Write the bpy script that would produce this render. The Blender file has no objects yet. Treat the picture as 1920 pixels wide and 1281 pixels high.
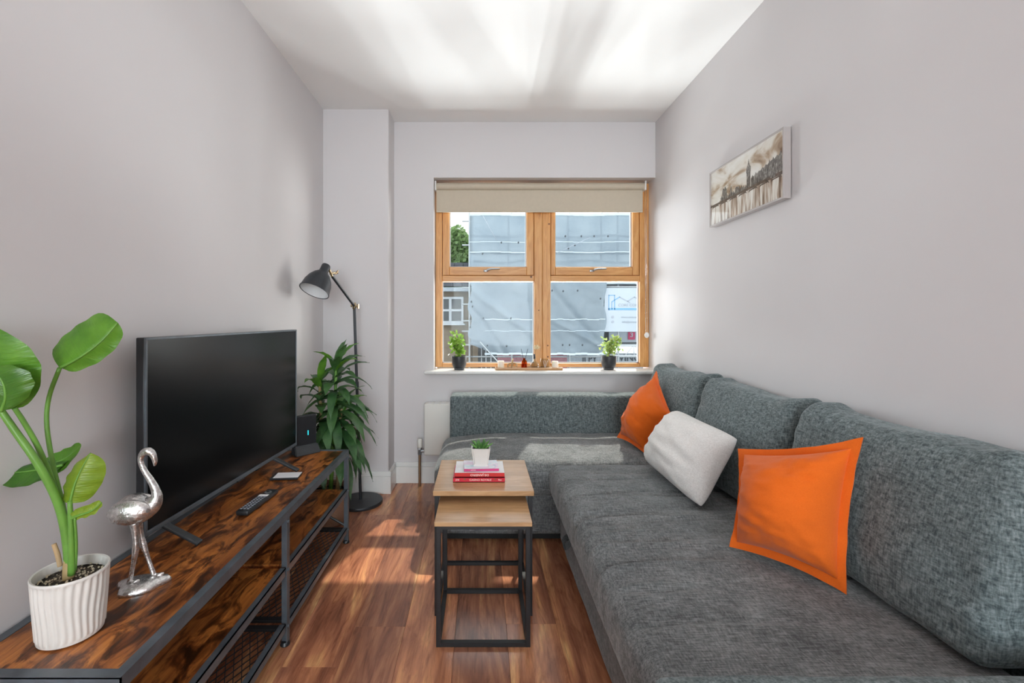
import bpy, bmesh, math, random
from mathutils import Vector, Matrix, noise as mnoise

random.seed(7)
SC = bpy.context.scene
COL = SC.collection
CAMZ = 1.19          # eye height above the floor
CEIL = 2.613         # ceiling height
XL, XR = -1.07, 1.269   # side walls
YB = 3.326           # window wall
YC = 3.122           # front of the corner pillar
YR = -4.2            # rear wall behind the camera

# ------------------------------------------------------------------ camera
cam_d = bpy.data.cameras.new('camera')
cam_d.sensor_width = 36.0
cam_d.lens = 860.0 / 1920.0 * 36.0
cam_d.shift_x = (960 - 900.7) / 1920.0
cam_d.shift_y = -(640.5 - 597.0) / 1920.0
cam_d.clip_start = 0.05
cam_d.clip_end = 200
cam = bpy.data.objects.new('camera', cam_d)
cam.location = (0, 0, CAMZ)
cam.rotation_euler = (math.pi / 2, 0, 0)
COL.objects.link(cam)
SC.camera = cam

# ------------------------------------------------------------------ world, lights, exposure
w = bpy.data.worlds.new('sky')
SC.world = w
w.use_nodes = True
bg = w.node_tree.nodes['Background']
bg.inputs[0].default_value = (0.90, 0.96, 1.0, 1)
bg.inputs[1].default_value = 1.35

def add_light(name, kind, loc, target=None, energy=10, color=(1, 1, 1), **kw):
    d = bpy.data.lights.new(name, kind)
    d.energy = energy
    d.color = color
    for k, v in kw.items():
        setattr(d, k, v)
    o = bpy.data.objects.new(name, d)
    o.location = loc
    if target is not None:
        o.rotation_euler = (Vector(target) - Vector(loc)).to_track_quat('-Z', 'Y').to_euler()
    COL.objects.link(o)
    return o

# direct sun, high over the houses opposite, coming in through the window
add_light('sun', 'SUN', (3, 9, 12), (3 - 0.36 * 4, 5, 12 - 1.45 * 4), 2.5, (1.0, 0.93, 0.82), angle=math.radians(0.9))
# sunlight thrown back up from car roofs and windscreens in the street, onto the ceiling
for gx, gw, e in ((0.42, .05, 135), (0.12, .03, 62), (0.78, .03, 55), (1.75, .05, 75), (-.85, .05, 40)):  # outermost strips on either side added to brighten the ceiling edges
    g = add_light('glint_fill', 'AREA', (gx, 6.3, -1.15), (0.46, 3.3, 1.75), e, (0.96, 0.99, 1.0),
                  shape='RECTANGLE', size=gw, size_y=3.4)
# added fill low outside, no seen source, brightens the room further in
add_light('glint_fill', 'AREA', (2.2, 11.0, -1.6), (0.46, 3.4, 1.5), 520, (0.95, 0.985, 1.0), shape='RECTANGLE', size=3.4, size_y=1.0)
# added fill panels outside, out of view, to brighten both side walls
add_light('added_side_fill', 'AREA', (8.5, 8.5, 1.2), (0.4, 3.46, 1.4), 470, (1.0, 0.98, 0.95), shape='RECTANGLE', size=4.5, size_y=3.2)
add_light('added_side_fill', 'AREA', (-2.9, 8.6, 1.6), (0.6, 3.46, 1.4), 190, (0.93, 0.97, 1.0), shape='RECTANGLE', size=2.4, size_y=2.6)
# added fill light behind the camera, set in the rear opening
add_light('added_rear_fill', 'AREA', (0.25, YR - 0.06, 1.45), (0.25, 0, 2.6), 100, (0.86, 0.945, 1.0),
          shape='RECTANGLE', size=1.9, size_y=1.9)
# portals guide the sky light through the two openings
for nm, lo, ta, sx, sz in (('window_portal', (0.47, 3.60, 1.5), (0.47, 0, 1.5), 1.6, 1.4),):
    p = add_light(nm, 'AREA', lo, ta, 1, (1, 1, 1), shape='RECTANGLE', size=sx, size_y=sz)
    p.data.cycles.is_portal = True

vs = SC.view_settings
vs.view_transform = 'Standard'
vs.look = 'None'
vs.exposure = 0.74
vs.gamma = 1.0
vs.use_curve_mapping = False
try:
    SC.cycles.max_bounces = 10
    SC.cycles.diffuse_bounces = 6
    SC.cycles.sample_clamp_indirect = 6.0
    SC.cycles.caustics_reflective = False
    SC.cycles.caustics_refractive = False
    SC.cycles.use_denoising = True
except Exception:
    pass

# ------------------------------------------------------------------ materials
MATS = {}
def _mat(name):
    m = bpy.data.materials.new(name)
    m.use_nodes = True
    nt = m.node_tree
    b = nt.nodes['Principled BSDF']
    MATS[name] = m
    return m, nt, b

def N(nt, kind, **kw):
    n = nt.nodes.new(kind)
    for k, v in kw.items():
        if k.startswith('i_'):
            n.inputs[k[2:].replace('_', ' ')].default_value = v
        else:
            setattr(n, k, v)
    return n

def ramp(nt, fac, stops):
    r = nt.nodes.new('ShaderNodeValToRGB')
    els = r.color_ramp.elements
    while len(els) > len(stops):
        els.remove(els[-1])
    while len(els) < len(stops):
        els.new(1.0)
    for e, (p, c) in zip(els, stops):
        e.position = p
        e.color = (*c, 1)
    nt.links.new(fac, r.inputs[0])
    return r.outputs[0]

def coords(nt, scale=(1, 1, 1), kind='Object'):
    tc = nt.nodes.new('ShaderNodeTexCoord')
    mp = nt.nodes.new('ShaderNodeMapping')
    mp.inputs['Scale'].default_value = scale
    nt.links.new(tc.outputs[kind], mp.inputs[0])
    return mp.outputs[0]

def noise_tex(nt, vec, scale, detail=4, rough=.55, dist=0):
    n = nt.nodes.new('ShaderNodeTexNoise')
    n.inputs['Scale'].default_value = scale
    n.inputs['Detail'].default_value = detail
    n.inputs['Roughness'].default_value = rough
    n.inputs['Distortion'].default_value = dist
    nt.links.new(vec, n.inputs['Vector'])
    return n.outputs['Fac']

def bump(nt, b, height, strength, dist=.01):
    bp = nt.nodes.new('ShaderNodeBump')
    bp.inputs['Strength'].default_value = strength
    bp.inputs['Distance'].default_value = dist
    nt.links.new(height, bp.inputs['Height'])
    nt.links.new(bp.outputs[0], b.inputs['Normal'])

def mix(nt, fac, a, c, blend='MIX'):
    m = nt.nodes.new('ShaderNodeMix')
    m.data_type = 'RGBA'
    m.blend_type = blend
    for sock, v in ((m.inputs[0], fac), (m.inputs[6], a), (m.inputs[7], c)):
        if isinstance(v, (int, float)):
            sock.default_value = v
        elif isinstance(v, tuple):
            sock.default_value = (*v, 1)
        else:
            nt.links.new(v, sock)
    return m.outputs[2]

def plain(name, c, rough=.5, metal=0, var=.06, scale=18, bmp=0, spec=.5, **kw):
    m, nt, b = _mat(name)
    v = coords(nt)
    f = noise_tex(nt, v, scale, 3)
    c0 = tuple(max(0, x * (1 - var)) for x in c)
    c1 = tuple(min(1, x * (1 + var)) for x in c)
    nt.links.new(ramp(nt, f, [(.3, c0), (.7, c1)]), b.inputs['Base Color'])
    b.inputs['Roughness'].default_value = rough
    b.inputs['Metallic'].default_value = metal
    b.inputs['Specular IOR Level'].default_value = spec
    for k, val in kw.items():
        b.inputs[k.replace('_', ' ')].default_value = val
    if bmp:
        bump(nt, b, noise_tex(nt, v, scale * 6, 3), bmp, .002)
    return m

plain('wall_paint', (.66, .640, .645), .75, var=.012, scale=2.0, bmp=.04)
plain('ceiling_paint', (.87, .87, .86), .85, var=.01, scale=2.0)
plain('white_gloss', (.80, .80, .78), .35, var=.015)
plain('radiator_white', (.78, .77, .72), .35, var=.01)
plain('black_metal', (.011, .012, .014), .45, .1, var=.15)
plain('gunmetal', (.105, .125, .145), .36, .25, var=.25, scale=14, bmp=.05)
plain('black_plastic', (.016, .018, .021), .38, var=.1)
plain('dark_plastic', (.03, .034, .038), .45, var=.1)
plain('lamp_black', (.03, .034, .04), .42, .2, var=.08)
plain('lamp_inside', (.72, .73, .74), .5, var=.02)
plain('brass', (.55, .43, .27), .3, 1, var=.05)
plain('chrome', (.78, .78, .78), .12, 1, var=.03)
plain('pot_white', (.72, .70, .66), .4, var=.03)
plain('pot_black', (.035, .04, .045), .4, var=.2)
plain('paper', (.82, .81, .78), .8, var=.04, scale=60)
plain('paper_white', (.86, .86, .88), .5, var=.02)
plain('book_red', (.60, .018, .018), .45, var=.06)
plain('book_crimson', (.58, .012, .035), .45, var=.06)
plain('book_pink', (.62, .05, .20), .45, var=.06)
plain('print_pale', (.85, .62, .58), .6, var=.03)
plain('print_green', (.16, .18, .05), .6, var=.1)
plain('print_dark', (.05, .06, .07), .6, var=.1)
plain('print_blue', (.17, .36, .60), .6, var=.05)
plain('print_grey', (.33, .36, .42), .6, var=.05)
plain('sign_red', (.50, .06, .14), .5, var=.1)
plain('stem_green', (.13, .30, .045), .4, var=.15)
plain('stem_tan', (.42, .30, .14), .7, var=.2)
plain('stick_wood', (.50, .34, .18), .7, var=.1)
plain('dry_flower', (.78, .68, .46), .9, var=.1)
plain('candle_wax', (.88, .84, .72), .5, var=.02, Subsurface_Weight=.2)
plain('brown_device', (.03, .03, .034), .4, var=.1)
plain('sofa_dark', (.012, .013, .013), .8, var=.1)
plain('copper_pipe', (.30, .19, .11), .35, .8, var=.15)
plain('amber_oil', (.42, .14, .03), .2, var=.05)
plain('soil_dark', (.035, .026, .02), .95, var=.5, scale=90, bmp=.5)
plain('perlite', (.62, .54, .40), .9, var=.2)
plain('blind_beige', (.56, .49, .385), .8, var=.02, scale=40)
plain('seal_grey', (.40, .42, .44), .5, var=.02)
plain('aluminium', (.34, .35, .36), .35, .8, var=.03)
# outdoors
plain('render_brown', (.20, .165, .125), .9, var=.2, scale=3)
plain('slate', (.085, .09, .105), .8, var=.25, scale=5)
plain('shopfront', (.14, .15, .16), .7, var=.3, scale=2)
plain('shop_pink', (.34, .17, .19), .7, var=.2)
plain('fascia', (.32, .36, .40), .6, var=.1)
plain('tarmac', (.20, .20, .20), .9, var=.15, scale=4)
plain('pavement', (.34, .33, .31), .9, var=.1, scale=4)
plain('galvanised', (.45, .48, .50), .45, .5, var=.1)
plain('banner_white', (.42, .475, .53), .6, var=.03, scale=1.5)
plain('window_white', (.46, .49, .52), .5, var=.02)
plain('bark', (.11, .085, .06), .9, var=.3)
plain('shop_glass', (.05, .06, .065), .15, var=.2)

# painted/varnished pine of the window
def mk_pine():
    m, nt, b = _mat('pine')
    v = coords(nt, (14, 14, 1.2))
    g = noise_tex(nt, v, 3.0, 6, .6, 1.2)
    col = ramp(nt, g, [(.25, (.46, .18, .045)), (.5, (.66, .32, .10)), (.75, (.76, .43, .16))])
    nt.links.new(col, b.inputs['Base Color'])
    b.inputs['Roughness'].default_value = .4
    bump(nt, b, g, .08, .002)
mk_pine()
def mk_pine_h():
    m, nt, b = _mat('pine_rail')
    v = coords(nt, (1.2, 14, 14))
    g = noise_tex(nt, v, 3.0, 6, .6, 1.2)
    col = ramp(nt, g, [(.25, (.46, .18, .045)), (.5, (.64, .31, .10)), (.75, (.74, .41, .155))])
    nt.links.new(col, b.inputs['Base Color'])
    b.inputs['Roughness'].default_value = .4
mk_pine_h()
plain('pine_knot', (.16, .06, .02), .5, var=.2)

# walnut laminate
def mk_floor():
    m, nt, b = _mat('walnut_plank')
    tc = nt.nodes.new('ShaderNodeTexCoord')
    oi = nt.nodes.new('ShaderNodeObjectInfo')
    off = nt.nodes.new('ShaderNodeVectorMath'); off.operation = 'SCALE'
    off.inputs[0].default_value = (7.3, 13.1, 3.7)
    nt.links.new(oi.outputs['Random'], off.inputs['Scale'])
    add = nt.nodes.new('ShaderNodeVectorMath'); add.operation = 'ADD'
    nt.links.new(tc.outputs['Object'], add.inputs[0]); nt.links.new(off.outputs[0], add.inputs[1])
    def mp(s):
        n = nt.nodes.new('ShaderNodeMapping'); n.inputs['Scale'].default_value = s
        nt.links.new(add.outputs[0], n.inputs[0]); return n.outputs[0]
    big = noise_tex(nt, mp((5.5, .8, 1)), 1.6, 4, .55, 1.6)
    fine = noise_tex(nt, mp((60, 2.2, 1)), 2.2, 6, .65, .8)
    swirl = noise_tex(nt, mp((9, 1.6, 1)), 2.0, 8, .62, 2.6)
    c1 = ramp(nt, big, [(.24, (.17, .072, .047)), (.42, (.34, .150, .090)), (.56, (.50, .235, .130)), (.64, (.62, .33, .165)), (.74, (.82, .54, .27))])
    c2 = ramp(nt, swirl, [(.30, (.46, .38, .36)), (.48, (.86, .82, .80)), (.7, (1.0, .98, .95))])
    c = mix(nt, .85, c1, c2, 'MULTIPLY')
    c3 = ramp(nt, fine, [(.3, (.55, .5, .48)), (.6, (1, 1, 1))])
    c = mix(nt, .6, c, c3, 'MULTIPLY')
    tone = ramp(nt, oi.outputs['Random'], [(0, (1.0, .95, .93)), (.5, (1.3, 1.2, 1.12)), (1, (1.55, 1.42, 1.25))])
    c = mix(nt, 1.0, c, tone, 'MULTIPLY')
    nt.links.new(c, b.inputs['Base Color'])
    b.inputs['Roughness'].default_value = .21
    b.inputs['Specular IOR Level'].default_value = .55
    bump(nt, b, fine, .06, .001)
mk_floor()
plain('plank_joint', (.09, .04, .025), .8)

# rustic brown board
def mk_rustic():
    m, nt, b = _mat('rustic_board')
    v = coords(nt, (3.2, 1.15, 3.2))
    vg = coords(nt, (30, 1.5, 30))
    grain = noise_tex(nt, vg, 2.2, 8, .68, 1.0)
    patch = noise_tex(nt, v, 5.5, 6, .62, 1.3)
    warm = noise_tex(nt, v, 2.6, 4, .5, .6)
    base = ramp(nt, grain, [(.26, (.17, .055, .016)), (.44, (.34, .125, .032)), (.60, (.47, .195, .050)), (.76, (.58, .28, .085))])
    hot = ramp(nt, warm, [(.38, (.62, .50, .46)), (.60, (1.25, 1.10, .90))])
    base = mix(nt, 1.0, base, hot, 'MULTIPLY')
    dark = ramp(nt, patch, [(.46, (1, 1, 1)), (.54, (.42, .36, .36)), (.63, (.10, .095, .11))])
    c = mix(nt, 1.0, base, dark, 'MULTIPLY')
    nt.links.new(c, b.inputs['Base Color'])
    b.inputs['Roughness'].default_value = .34
    bump(nt, b, grain, .10, .001)
mk_rustic()

def mk_oak():
    m, nt, b = _mat('oak_veneer')
    v = coords(nt, (2.0, 26, 10))
    g = noise_tex(nt, v, 2.0, 7, .6, .9)
    w2 = noise_tex(nt, coords(nt, (3, 5, 3)), 2.2, 3)
    c = ramp(nt, g, [(.25, (.40, .225, .10)), (.5, (.55, .33, .165)), (.75, (.64, .42, .225))])
    t = ramp(nt, w2, [(.3, (.82, .80, .78)), (.7, (1.05, 1.03, 1.0))])
    nt.links.new(mix(nt, 1.0, c, t, 'MULTIPLY'), b.inputs['Base Color'])
    b.inputs['Roughness'].default_value = .26
mk_oak()

def mk_fabric(name, dark, mid, light, vec=(.1, 1, 1), vec2=(1, .2, .2), sheen=.25, fine=330, mott=42, bm=.35):
    m, nt, b = _mat(name)
    vx = coords(nt, vec); vy = coords(nt, vec2)
    a = noise_tex(nt, vx, fine, 3, .6)
    c = noise_tex(nt, vy, fine * .9, 3, .6)
    md = noise_tex(nt, coords(nt), mott, 4, .6)
    mx = nt.nodes.new('ShaderNodeMath'); mx.operation = 'ADD'
    nt.links.new(a, mx.inputs[0]); nt.links.new(c, mx.inputs[1])
    av = nt.nodes.new('ShaderNodeMath'); av.operation = 'MULTIPLY_ADD'
    nt.links.new(mx.outputs[0], av.inputs[0]); av.inputs[1].default_value = .38
    sc_ = nt.nodes.new('ShaderNodeMath'); sc_.operation = 'MULTIPLY'
    nt.links.new(md, sc_.inputs[0]); sc_.inputs[1].default_value = .24
    nt.links.new(sc_.outputs[0], av.inputs[2])
    col = ramp(nt, av.outputs[0], [(.40, dark), (.50, mid), (.62, light)])
    nt.links.new(col, b.inputs['Base Color'])
    b.inputs['Roughness'].default_value = .9
    b.inputs['Specular IOR Level'].default_value = .2
    b.inputs['Sheen Weight'].default_value = sheen
    b.inputs['Sheen Roughness'].default_value = .4
    b.inputs['Sheen Tint'].default_value = (.85, .9, .92, 1)
    bump(nt, b, av.outputs[0], bm, .003)
mk_fabric('sofa_fabric', (.078, .085, .087), (.162, .172, .174), (.285, .297, .30), (.09, 1, 1), (.8, .25, .25), fine=300, mott=9)
mk_fabric('cushion_fabric', (.056, .074, .077), (.130, .161, .164), (.245, .285, .288), (1, 1, .18), (.3, .3, 1), fine=230, mott=60)

def mk_cloth(name, c0, c1, scale=420, bm=.25, sub=0, sheen=.15):
    m, nt, b = _mat(name)
    wv = noise_tex(nt, coords(nt, (1, 1, .35)), scale, 2)
    wu = noise_tex(nt, coords(nt, (.35, .35, 1)), scale, 2)
    mx = nt.nodes.new('ShaderNodeMath'); mx.operation = 'MAXIMUM'
    nt.links.new(wv, mx.inputs[0]); nt.links.new(wu, mx.inputs[1])
    nt.links.new(ramp(nt, mx.outputs[0], [(.42, c0), (.68, c1)]), b.inputs['Base Color'])
    b.inputs['Roughness'].default_value = .85
    b.inputs['Specular IOR Level'].default_value = .2
    b.inputs['Sheen Weight'].default_value = sheen
    bump(nt, b, mx.outputs[0], bm, .002)
mk_cloth('orange_cotton', (.74, .130, .009), (.80, .150, .012), 700, .12)
mk_cloth('cream_weave', (.74, .72, .69), (.88, .865, .84), 330, .5)

def mk_leaf(name, c0, c1, rough=.35, trans=.25, vein=0):
    m, nt, b = _mat(name)
    f = noise_tex(nt, coords(nt), 22, 4)
    oi = nt.nodes.new('ShaderNodeObjectInfo')
    col = ramp(nt, f, [(.3, c0), (.7, c1)])
    t = ramp(nt, oi.outputs['Random'], [(0, (.72, .78, .72)), (1, (1.2, 1.12, .95))])
    col = mix(nt, 1.0, col, t, 'MULTIPLY')
    nt.links.new(col, b.inputs['Base Color'])
    b.inputs['Roughness'].default_value = rough
    tr = nt.nodes.new('ShaderNodeBsdfTranslucent')
    nt.links.new(col, tr.inputs['Color'])
    ms = nt.nodes.new('ShaderNodeMixShader'); ms.inputs[0].default_value = trans
    out = nt.nodes['Material Output']
    nt.links.new(b.outputs[0], ms.inputs[1]); nt.links.new(tr.outputs[0], ms.inputs[2])
    nt.links.new(ms.outputs[0], out.inputs['Surface'])
    if vein:
        wv = nt.nodes.new('ShaderNodeTexNoise'); wv.inputs['Scale'].default_value = vein
        wv.inputs['Detail'].default_value = 1
        mp = nt.nodes.new('ShaderNodeUVMap')
        mpp = nt.nodes.new('ShaderNodeMapping'); mpp.inputs['Scale'].default_value = (1, .06, 1)
        nt.links.new(mp.outputs[0], mpp.inputs[0]); nt.links.new(mpp.outputs[0], wv.inputs['Vector'])
        bump(nt, b, wv.outputs['Fac'], .35, .004)
mk_leaf('leaf_banana', (.070, .215, .022), (.125, .32, .036), .32, .28, 34)
mk_leaf('leaf_banana_young', (.20, .34, .025), (.30, .44, .045), .35, .3, 34)
mk_leaf('leaf_banana_dark', (.05, .16, .02), (.10, .25, .03), .3, .2, 34)
mk_leaf('leaf_dracaena', (.036, .115, .040), (.085, .205, .070), .36, .2, 60)
mk_leaf('leaf_dracaena_new', (.09, .26, .035), (.16, .38, .05), .36, .3, 60)
mk_leaf('leaf_aloe', (.06, .20, .05), (.15, .36, .09), .4, .1)
mk_leaf('leaf_bush', (.16, .33, .04), (.36, .56, .09), .5, .3)
mk_leaf('leaf_varieg', (.22, .40, .07), (.60, .68, .28), .5, .3)
mk_leaf('leaf_tree', (.10, .19, .075), (.22, .35, .15), .6, .3)

def mk_screen():
    m, nt, b = _mat('tv_screen')
    b.inputs['Base Color'].default_value = (.0025, .003, .0035, 1)
    b.inputs['Roughness'].default_value = .22
    b.inputs['Specular IOR Level'].default_value = .22
    f = noise_tex(nt, coords(nt), 3, 2)
    nt.links.new(ramp(nt, f, [(0, (.002, .0025, .003)), (1, (.004, .0045, .005))]), b.inputs['Base Color'])
mk_screen()

def mk_pane(name, refl=.08, tint=(1, 1, 1)):
    m, nt, b = _mat(name)
    tr = nt.nodes.new('ShaderNodeBsdfTransparent'); tr.inputs[0].default_value = (*tint, 1)
    gl = nt.nodes.new('ShaderNodeBsdfGlossy'); gl.inputs['Roughness'].default_value = .02
    lw = nt.nodes.new('ShaderNodeLayerWeight'); lw.inputs[0].default_value = .5
    pw = nt.nodes.new('ShaderNodeMath'); pw.operation = 'POWER'; pw.inputs[1].default_value = 4.0
    nt.links.new(lw.outputs['Facing'], pw.inputs[0])
    fr = nt.nodes.new('ShaderNodeMath'); fr.operation = 'MULTIPLY_ADD'
    fr.inputs[1].default_value = .5; fr.inputs[2].default_value = .006
    nt.links.new(pw.outputs[0], fr.inputs[0])
    ms = nt.nodes.new('ShaderNodeMixShader')
    nt.links.new(fr.outputs[0], ms.inputs[0])
    nt.links.new(tr.outputs[0], ms.inputs[1]); nt.links.new(gl.outputs[0], ms.inputs[2])
    nt.links.new(ms.outputs[0], nt.nodes['Material Output'].inputs['Surface'])
mk_pane('window_glass', tint=(.97, .985, .985))
mk_pane('clear_glass', tint=(.93, .94, .93))
mk_pane('amber_glass', tint=(.88, .52, .22))

def mk_sheet():
    m, nt, b = _mat('scaffold_sheet')
    v = coords(nt)
    f = noise_tex(nt, v, 1.1, 4)
    col = ramp(nt, f, [(.3, (.35, .425, .49)), (.7, (.45, .525, .58))])
    nt.links.new(col, b.inputs['Base Color'])
    b.inputs['Roughness'].default_value = .42
    tr = nt.nodes.new('ShaderNodeBsdfTranslucent')
    nt.links.new(col, tr.inputs['Color'])
    ms = nt.nodes.new('ShaderNodeMixShader'); ms.inputs[0].default_value = .12
    nt.links.new(b.outputs[0], ms.inputs[1]); nt.links.new(tr.outputs[0], ms.inputs[2])
    nt.links.new(ms.outputs[0], nt.nodes['Material Output'].inputs['Surface'])
    bump(nt, b, noise_tex(nt, v, 4, 4, .6, .5), .25, .05)
mk_sheet()
plain('sheet_hem', (.46, .53, .58), .5, var=.05, scale=6)

def mk_basket():
    m, nt, b = _mat('basket_weave')
    wv = nt.nodes.new('ShaderNodeTexWave'); wv.inputs['Scale'].default_value = 60
    wv.bands_direction = 'Z'; wv.inputs['Distortion'].default_value = 3
    nt.links.new(coords(nt), wv.inputs['Vector'])
    nt.links.new(ramp(nt, wv.outputs['Fac'], [(.2, (.20, .10, .06)), (.8, (.52, .33, .22))]), b.inputs['Base Color'])
    b.inputs['Roughness'].default_value = .8
    bump(nt, b, wv.outputs['Fac'], .6, .004)
mk_basket()

def mk_silver():
    m, nt, b = _mat('hammered_silver')
    v = coords(nt)
    f = noise_tex(nt, v, 130, 3, .6)
    nt.links.new(ramp(nt, f, [(.3, (.50, .49, .48)), (.65, (.86, .85, .84))]), b.inputs['Base Color'])
    b.inputs['Metallic'].default_value = .95
    b.inputs['Roughness'].default_value = .26
    bump(nt, b, f, .5, .003)
mk_silver()

def mk_cover():
    m, nt, b = _mat('pastel_cover')
    v = coords(nt)
    f = noise_tex(nt, v, 26, 3, .5, 1.0)
    nt.links.new(ramp(nt, f, [(.3, (.55, .78, .86)), (.48, (.84, .86, .92)), (.62, (.86, .66, .82)), (.75, (.30, .62, .66))]), b.inputs['Base Color'])
    b.inputs['Roughness'].default_value = .4
mk_cover()

# sepia river print: clouds above, water with vertical streaks below
def mk_art():
    m, nt, b = _mat('sepia_print')
    tc = nt.nodes.new('ShaderNodeTexCoord')
    sep = nt.nodes.new('ShaderNodeSeparateXYZ'); nt.links.new(tc.outputs['Object'], sep.inputs[0])
    cl = noise_tex(nt, coords(nt, (1, 3.2, 6.5)), 1.9, 4, .5, .7)
    skyc = ramp(nt, cl, [(.30, (.20, .125, .075)), (.40, (.46, .36, .26)), (.49, (.70, .67, .60)), (.62, (.78, .77, .73))])
    st = noise_tex(nt, coords(nt, (1, 24, 2.4)), 1.9, 3, .55, .2)
    wat = ramp(nt, st, [(.34, (.13, .085, .06)), (.46, (.42, .33, .26)), (.55, (.72, .69, .63)), (.7, (.80, .79, .75))])
    gt = nt.nodes.new('ShaderNodeMath'); gt.operation = 'GREATER_THAN'; gt.inputs[1].default_value = .118
    nt.links.new(sep.outputs['Z'], gt.inputs[0])
    nt.links.new(mix(nt, gt.outputs[0], wat, skyc), b.inputs['Base Color'])
    b.inputs['Roughness'].default_value = .06
mk_art()
def mk_ink():
    m, nt, b = _mat('sepia_ink')
    f = noise_tex(nt, coords(nt, (1, 1.2, .6)), 95, 3, .6)
    nt.links.new(ramp(nt, f, [(.32, (.07, .06, .055)), (.55, (.20, .185, .165)), (.72, (.44, .42, .38))]), b.inputs['Base Color'])
    b.inputs['Roughness'].default_value = .08
mk_ink()
plain('sepia_dark', (.13, .10, .08), .1, var=.3, scale=60)
plain('frame_white', (.44, .405, .395), .5, var=.03)

def mk_emit(name, c, s):
    m, nt, b = _mat(name)
    b.inputs['Base Color'].default_value = (*c, 1)
    b.inputs['Emission Color'].default_value = (*c, 1)
    b.inputs['Emission Strength'].default_value = s
mk_emit('status_light', (.02, .55, .65), 1.2)

def mk_pot_soil():
    m, nt, b = _mat('potting_mix')
    f = noise_tex(nt, coords(nt), 110, 4, .7)
    nt.links.new(ramp(nt, f, [(.4, (.02, .016, .012)), (.56, (.08, .055, .035)), (.68, (.45, .38, .26))]), b.inputs['Base Color'])
    b.inputs['Roughness'].default_value = .95
    bump(nt, b, f, .9, .01)
mk_pot_soil()

# ------------------------------------------------------------------ geometry helpers
def total_loc(o):
    v = Vector((0, 0, 0))
    while o is not None:
        v += o.location
        o = o.parent
    return v

def obj(name, bm, mat, parent=None, smooth=False, origin=None, angle=None):
    """one mesh object from a bmesh given in room coordinates"""
    me = bpy.data.meshes.new(name)
    off = total_loc(parent) if parent is not None else Vector((0, 0, 0))
    loc = Vector((0, 0, 0))
    if origin is not None:
        loc = Vector(origin) - off
        off = Vector(origin)
    bmesh.ops.translate(bm, verts=bm.verts, vec=-off)
    bmesh.ops.recalc_face_normals(bm, faces=bm.faces)
    bm.to_mesh(me)
    bm.free()
    if smooth:
        me.shade_smooth()
        if angle:
            me.set_sharp_from_angle(angle=math.radians(angle))
    if isinstance(mat, str):
        mat = [mat]
    for m in mat:
        me.materials.append(MATS[m])
    o = bpy.data.objects.new(name, me)
    COL.objects.link(o)
    o.location = loc
    if parent is not None:
        o.parent = parent
    return o

def thing(name, label, cat, loc, group=None):
    o = bpy.data.objects.new(name, None)
    o.empty_display_size = .05
    o.location = loc
    COL.objects.link(o)
    return tag(o, label, cat, group)

def tag(o, label, cat, group=None, kind=None):
    o['label'] = label
    o['category'] = cat
    if group:
        o['group'] = group
    if kind:
        o['kind'] = kind
    return o

def struct(o, label=None):
    o['kind'] = 'structure'
    if label:
        o['label'] = label
    return o

def BM():
    return bmesh.new()

def box(bm, x0, x1, y0, y1, z0, z1, bev=0, seg=2):
    M = Matrix.Translation(((x0 + x1) / 2, (y0 + y1) / 2, (z0 + z1) / 2)) @ Matrix.Diagonal((abs(x1 - x0), abs(y1 - y0), abs(z1 - z0), 1))
    r = bmesh.ops.create_cube(bm, size=1, matrix=M)
    if bev:
        es = list({e for v in r['verts'] for e in v.link_edges})
        bmesh.ops.bevel(bm, geom=es, offset=bev, segments=seg, profile=.5, affect='EDGES')
    return bm

def obox(bm, M, sx, sy, sz, bev=0):
    r = bmesh.ops.create_cube(bm, size=1, matrix=M @ Matrix.Diagonal((sx, sy, sz, 1)))
    if bev:
        es = list({e for v in r['verts'] for e in v.link_edges})
        bmesh.ops.bevel(bm, geom=es, offset=bev, segments=2, profile=.5, affect='EDGES')

def bx(name, mat, parent, x0, x1, y0, y1, z0, z1, bev=0, smooth=False):
    return obj(name, box(BM(), x0, x1, y0, y1, z0, z1, bev), mat, parent, smooth)

def tube(bm, pts, rad, seg=10, cap=True):
    pts = [Vector(p) for p in pts]
    n = len(pts)
    if not isinstance(rad, (list, tuple)):
        rad = [rad] * n
    rings = []
    up = None
    for i, p in enumerate(pts):
        t = (pts[min(i + 1, n - 1)] - pts[max(i - 1, 0)]).normalized()
        if up is None:
            up = Vector((0, 0, 1)) if abs(t.z) < .9 else Vector((1, 0, 0))
        a = t.cross(up)
        if a.length < 1e-6:
            a = t.orthogonal()
        a.normalize()
        b = a.cross(t).normalized()
        up = b
        rings.append([bm.verts.new(p + (a * math.cos(k * 2 * math.pi / seg) + b * math.sin(k * 2 * math.pi / seg)) * rad[i]) for k in range(seg)])
    for i in range(n - 1):
        for k in range(seg):
            bm.faces.new((rings[i][k], rings[i][(k + 1) % seg], rings[i + 1][(k + 1) % seg], rings[i + 1][k]))
    if cap:
        bm.faces.new(rings[0][::-1])
        bm.faces.new(rings[-1])
    return bm

def bez(p0, p1, p2, n=10, p3=None):
    p0, p1, p2 = Vector(p0), Vector(p1), Vector(p2)
    out = []
    for i in range(n + 1):
        t = i / n
        if p3 is None:
            out.append(p0 * (1 - t) ** 2 + p1 * 2 * t * (1 - t) + p2 * t * t)
        else:
            q = Vector(p3)
            out.append(p0 * (1 - t) ** 3 + p1 * 3 * t * (1 - t) ** 2 + p2 * 3 * t * t * (1 - t) + q * t ** 3)
    return out

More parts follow.
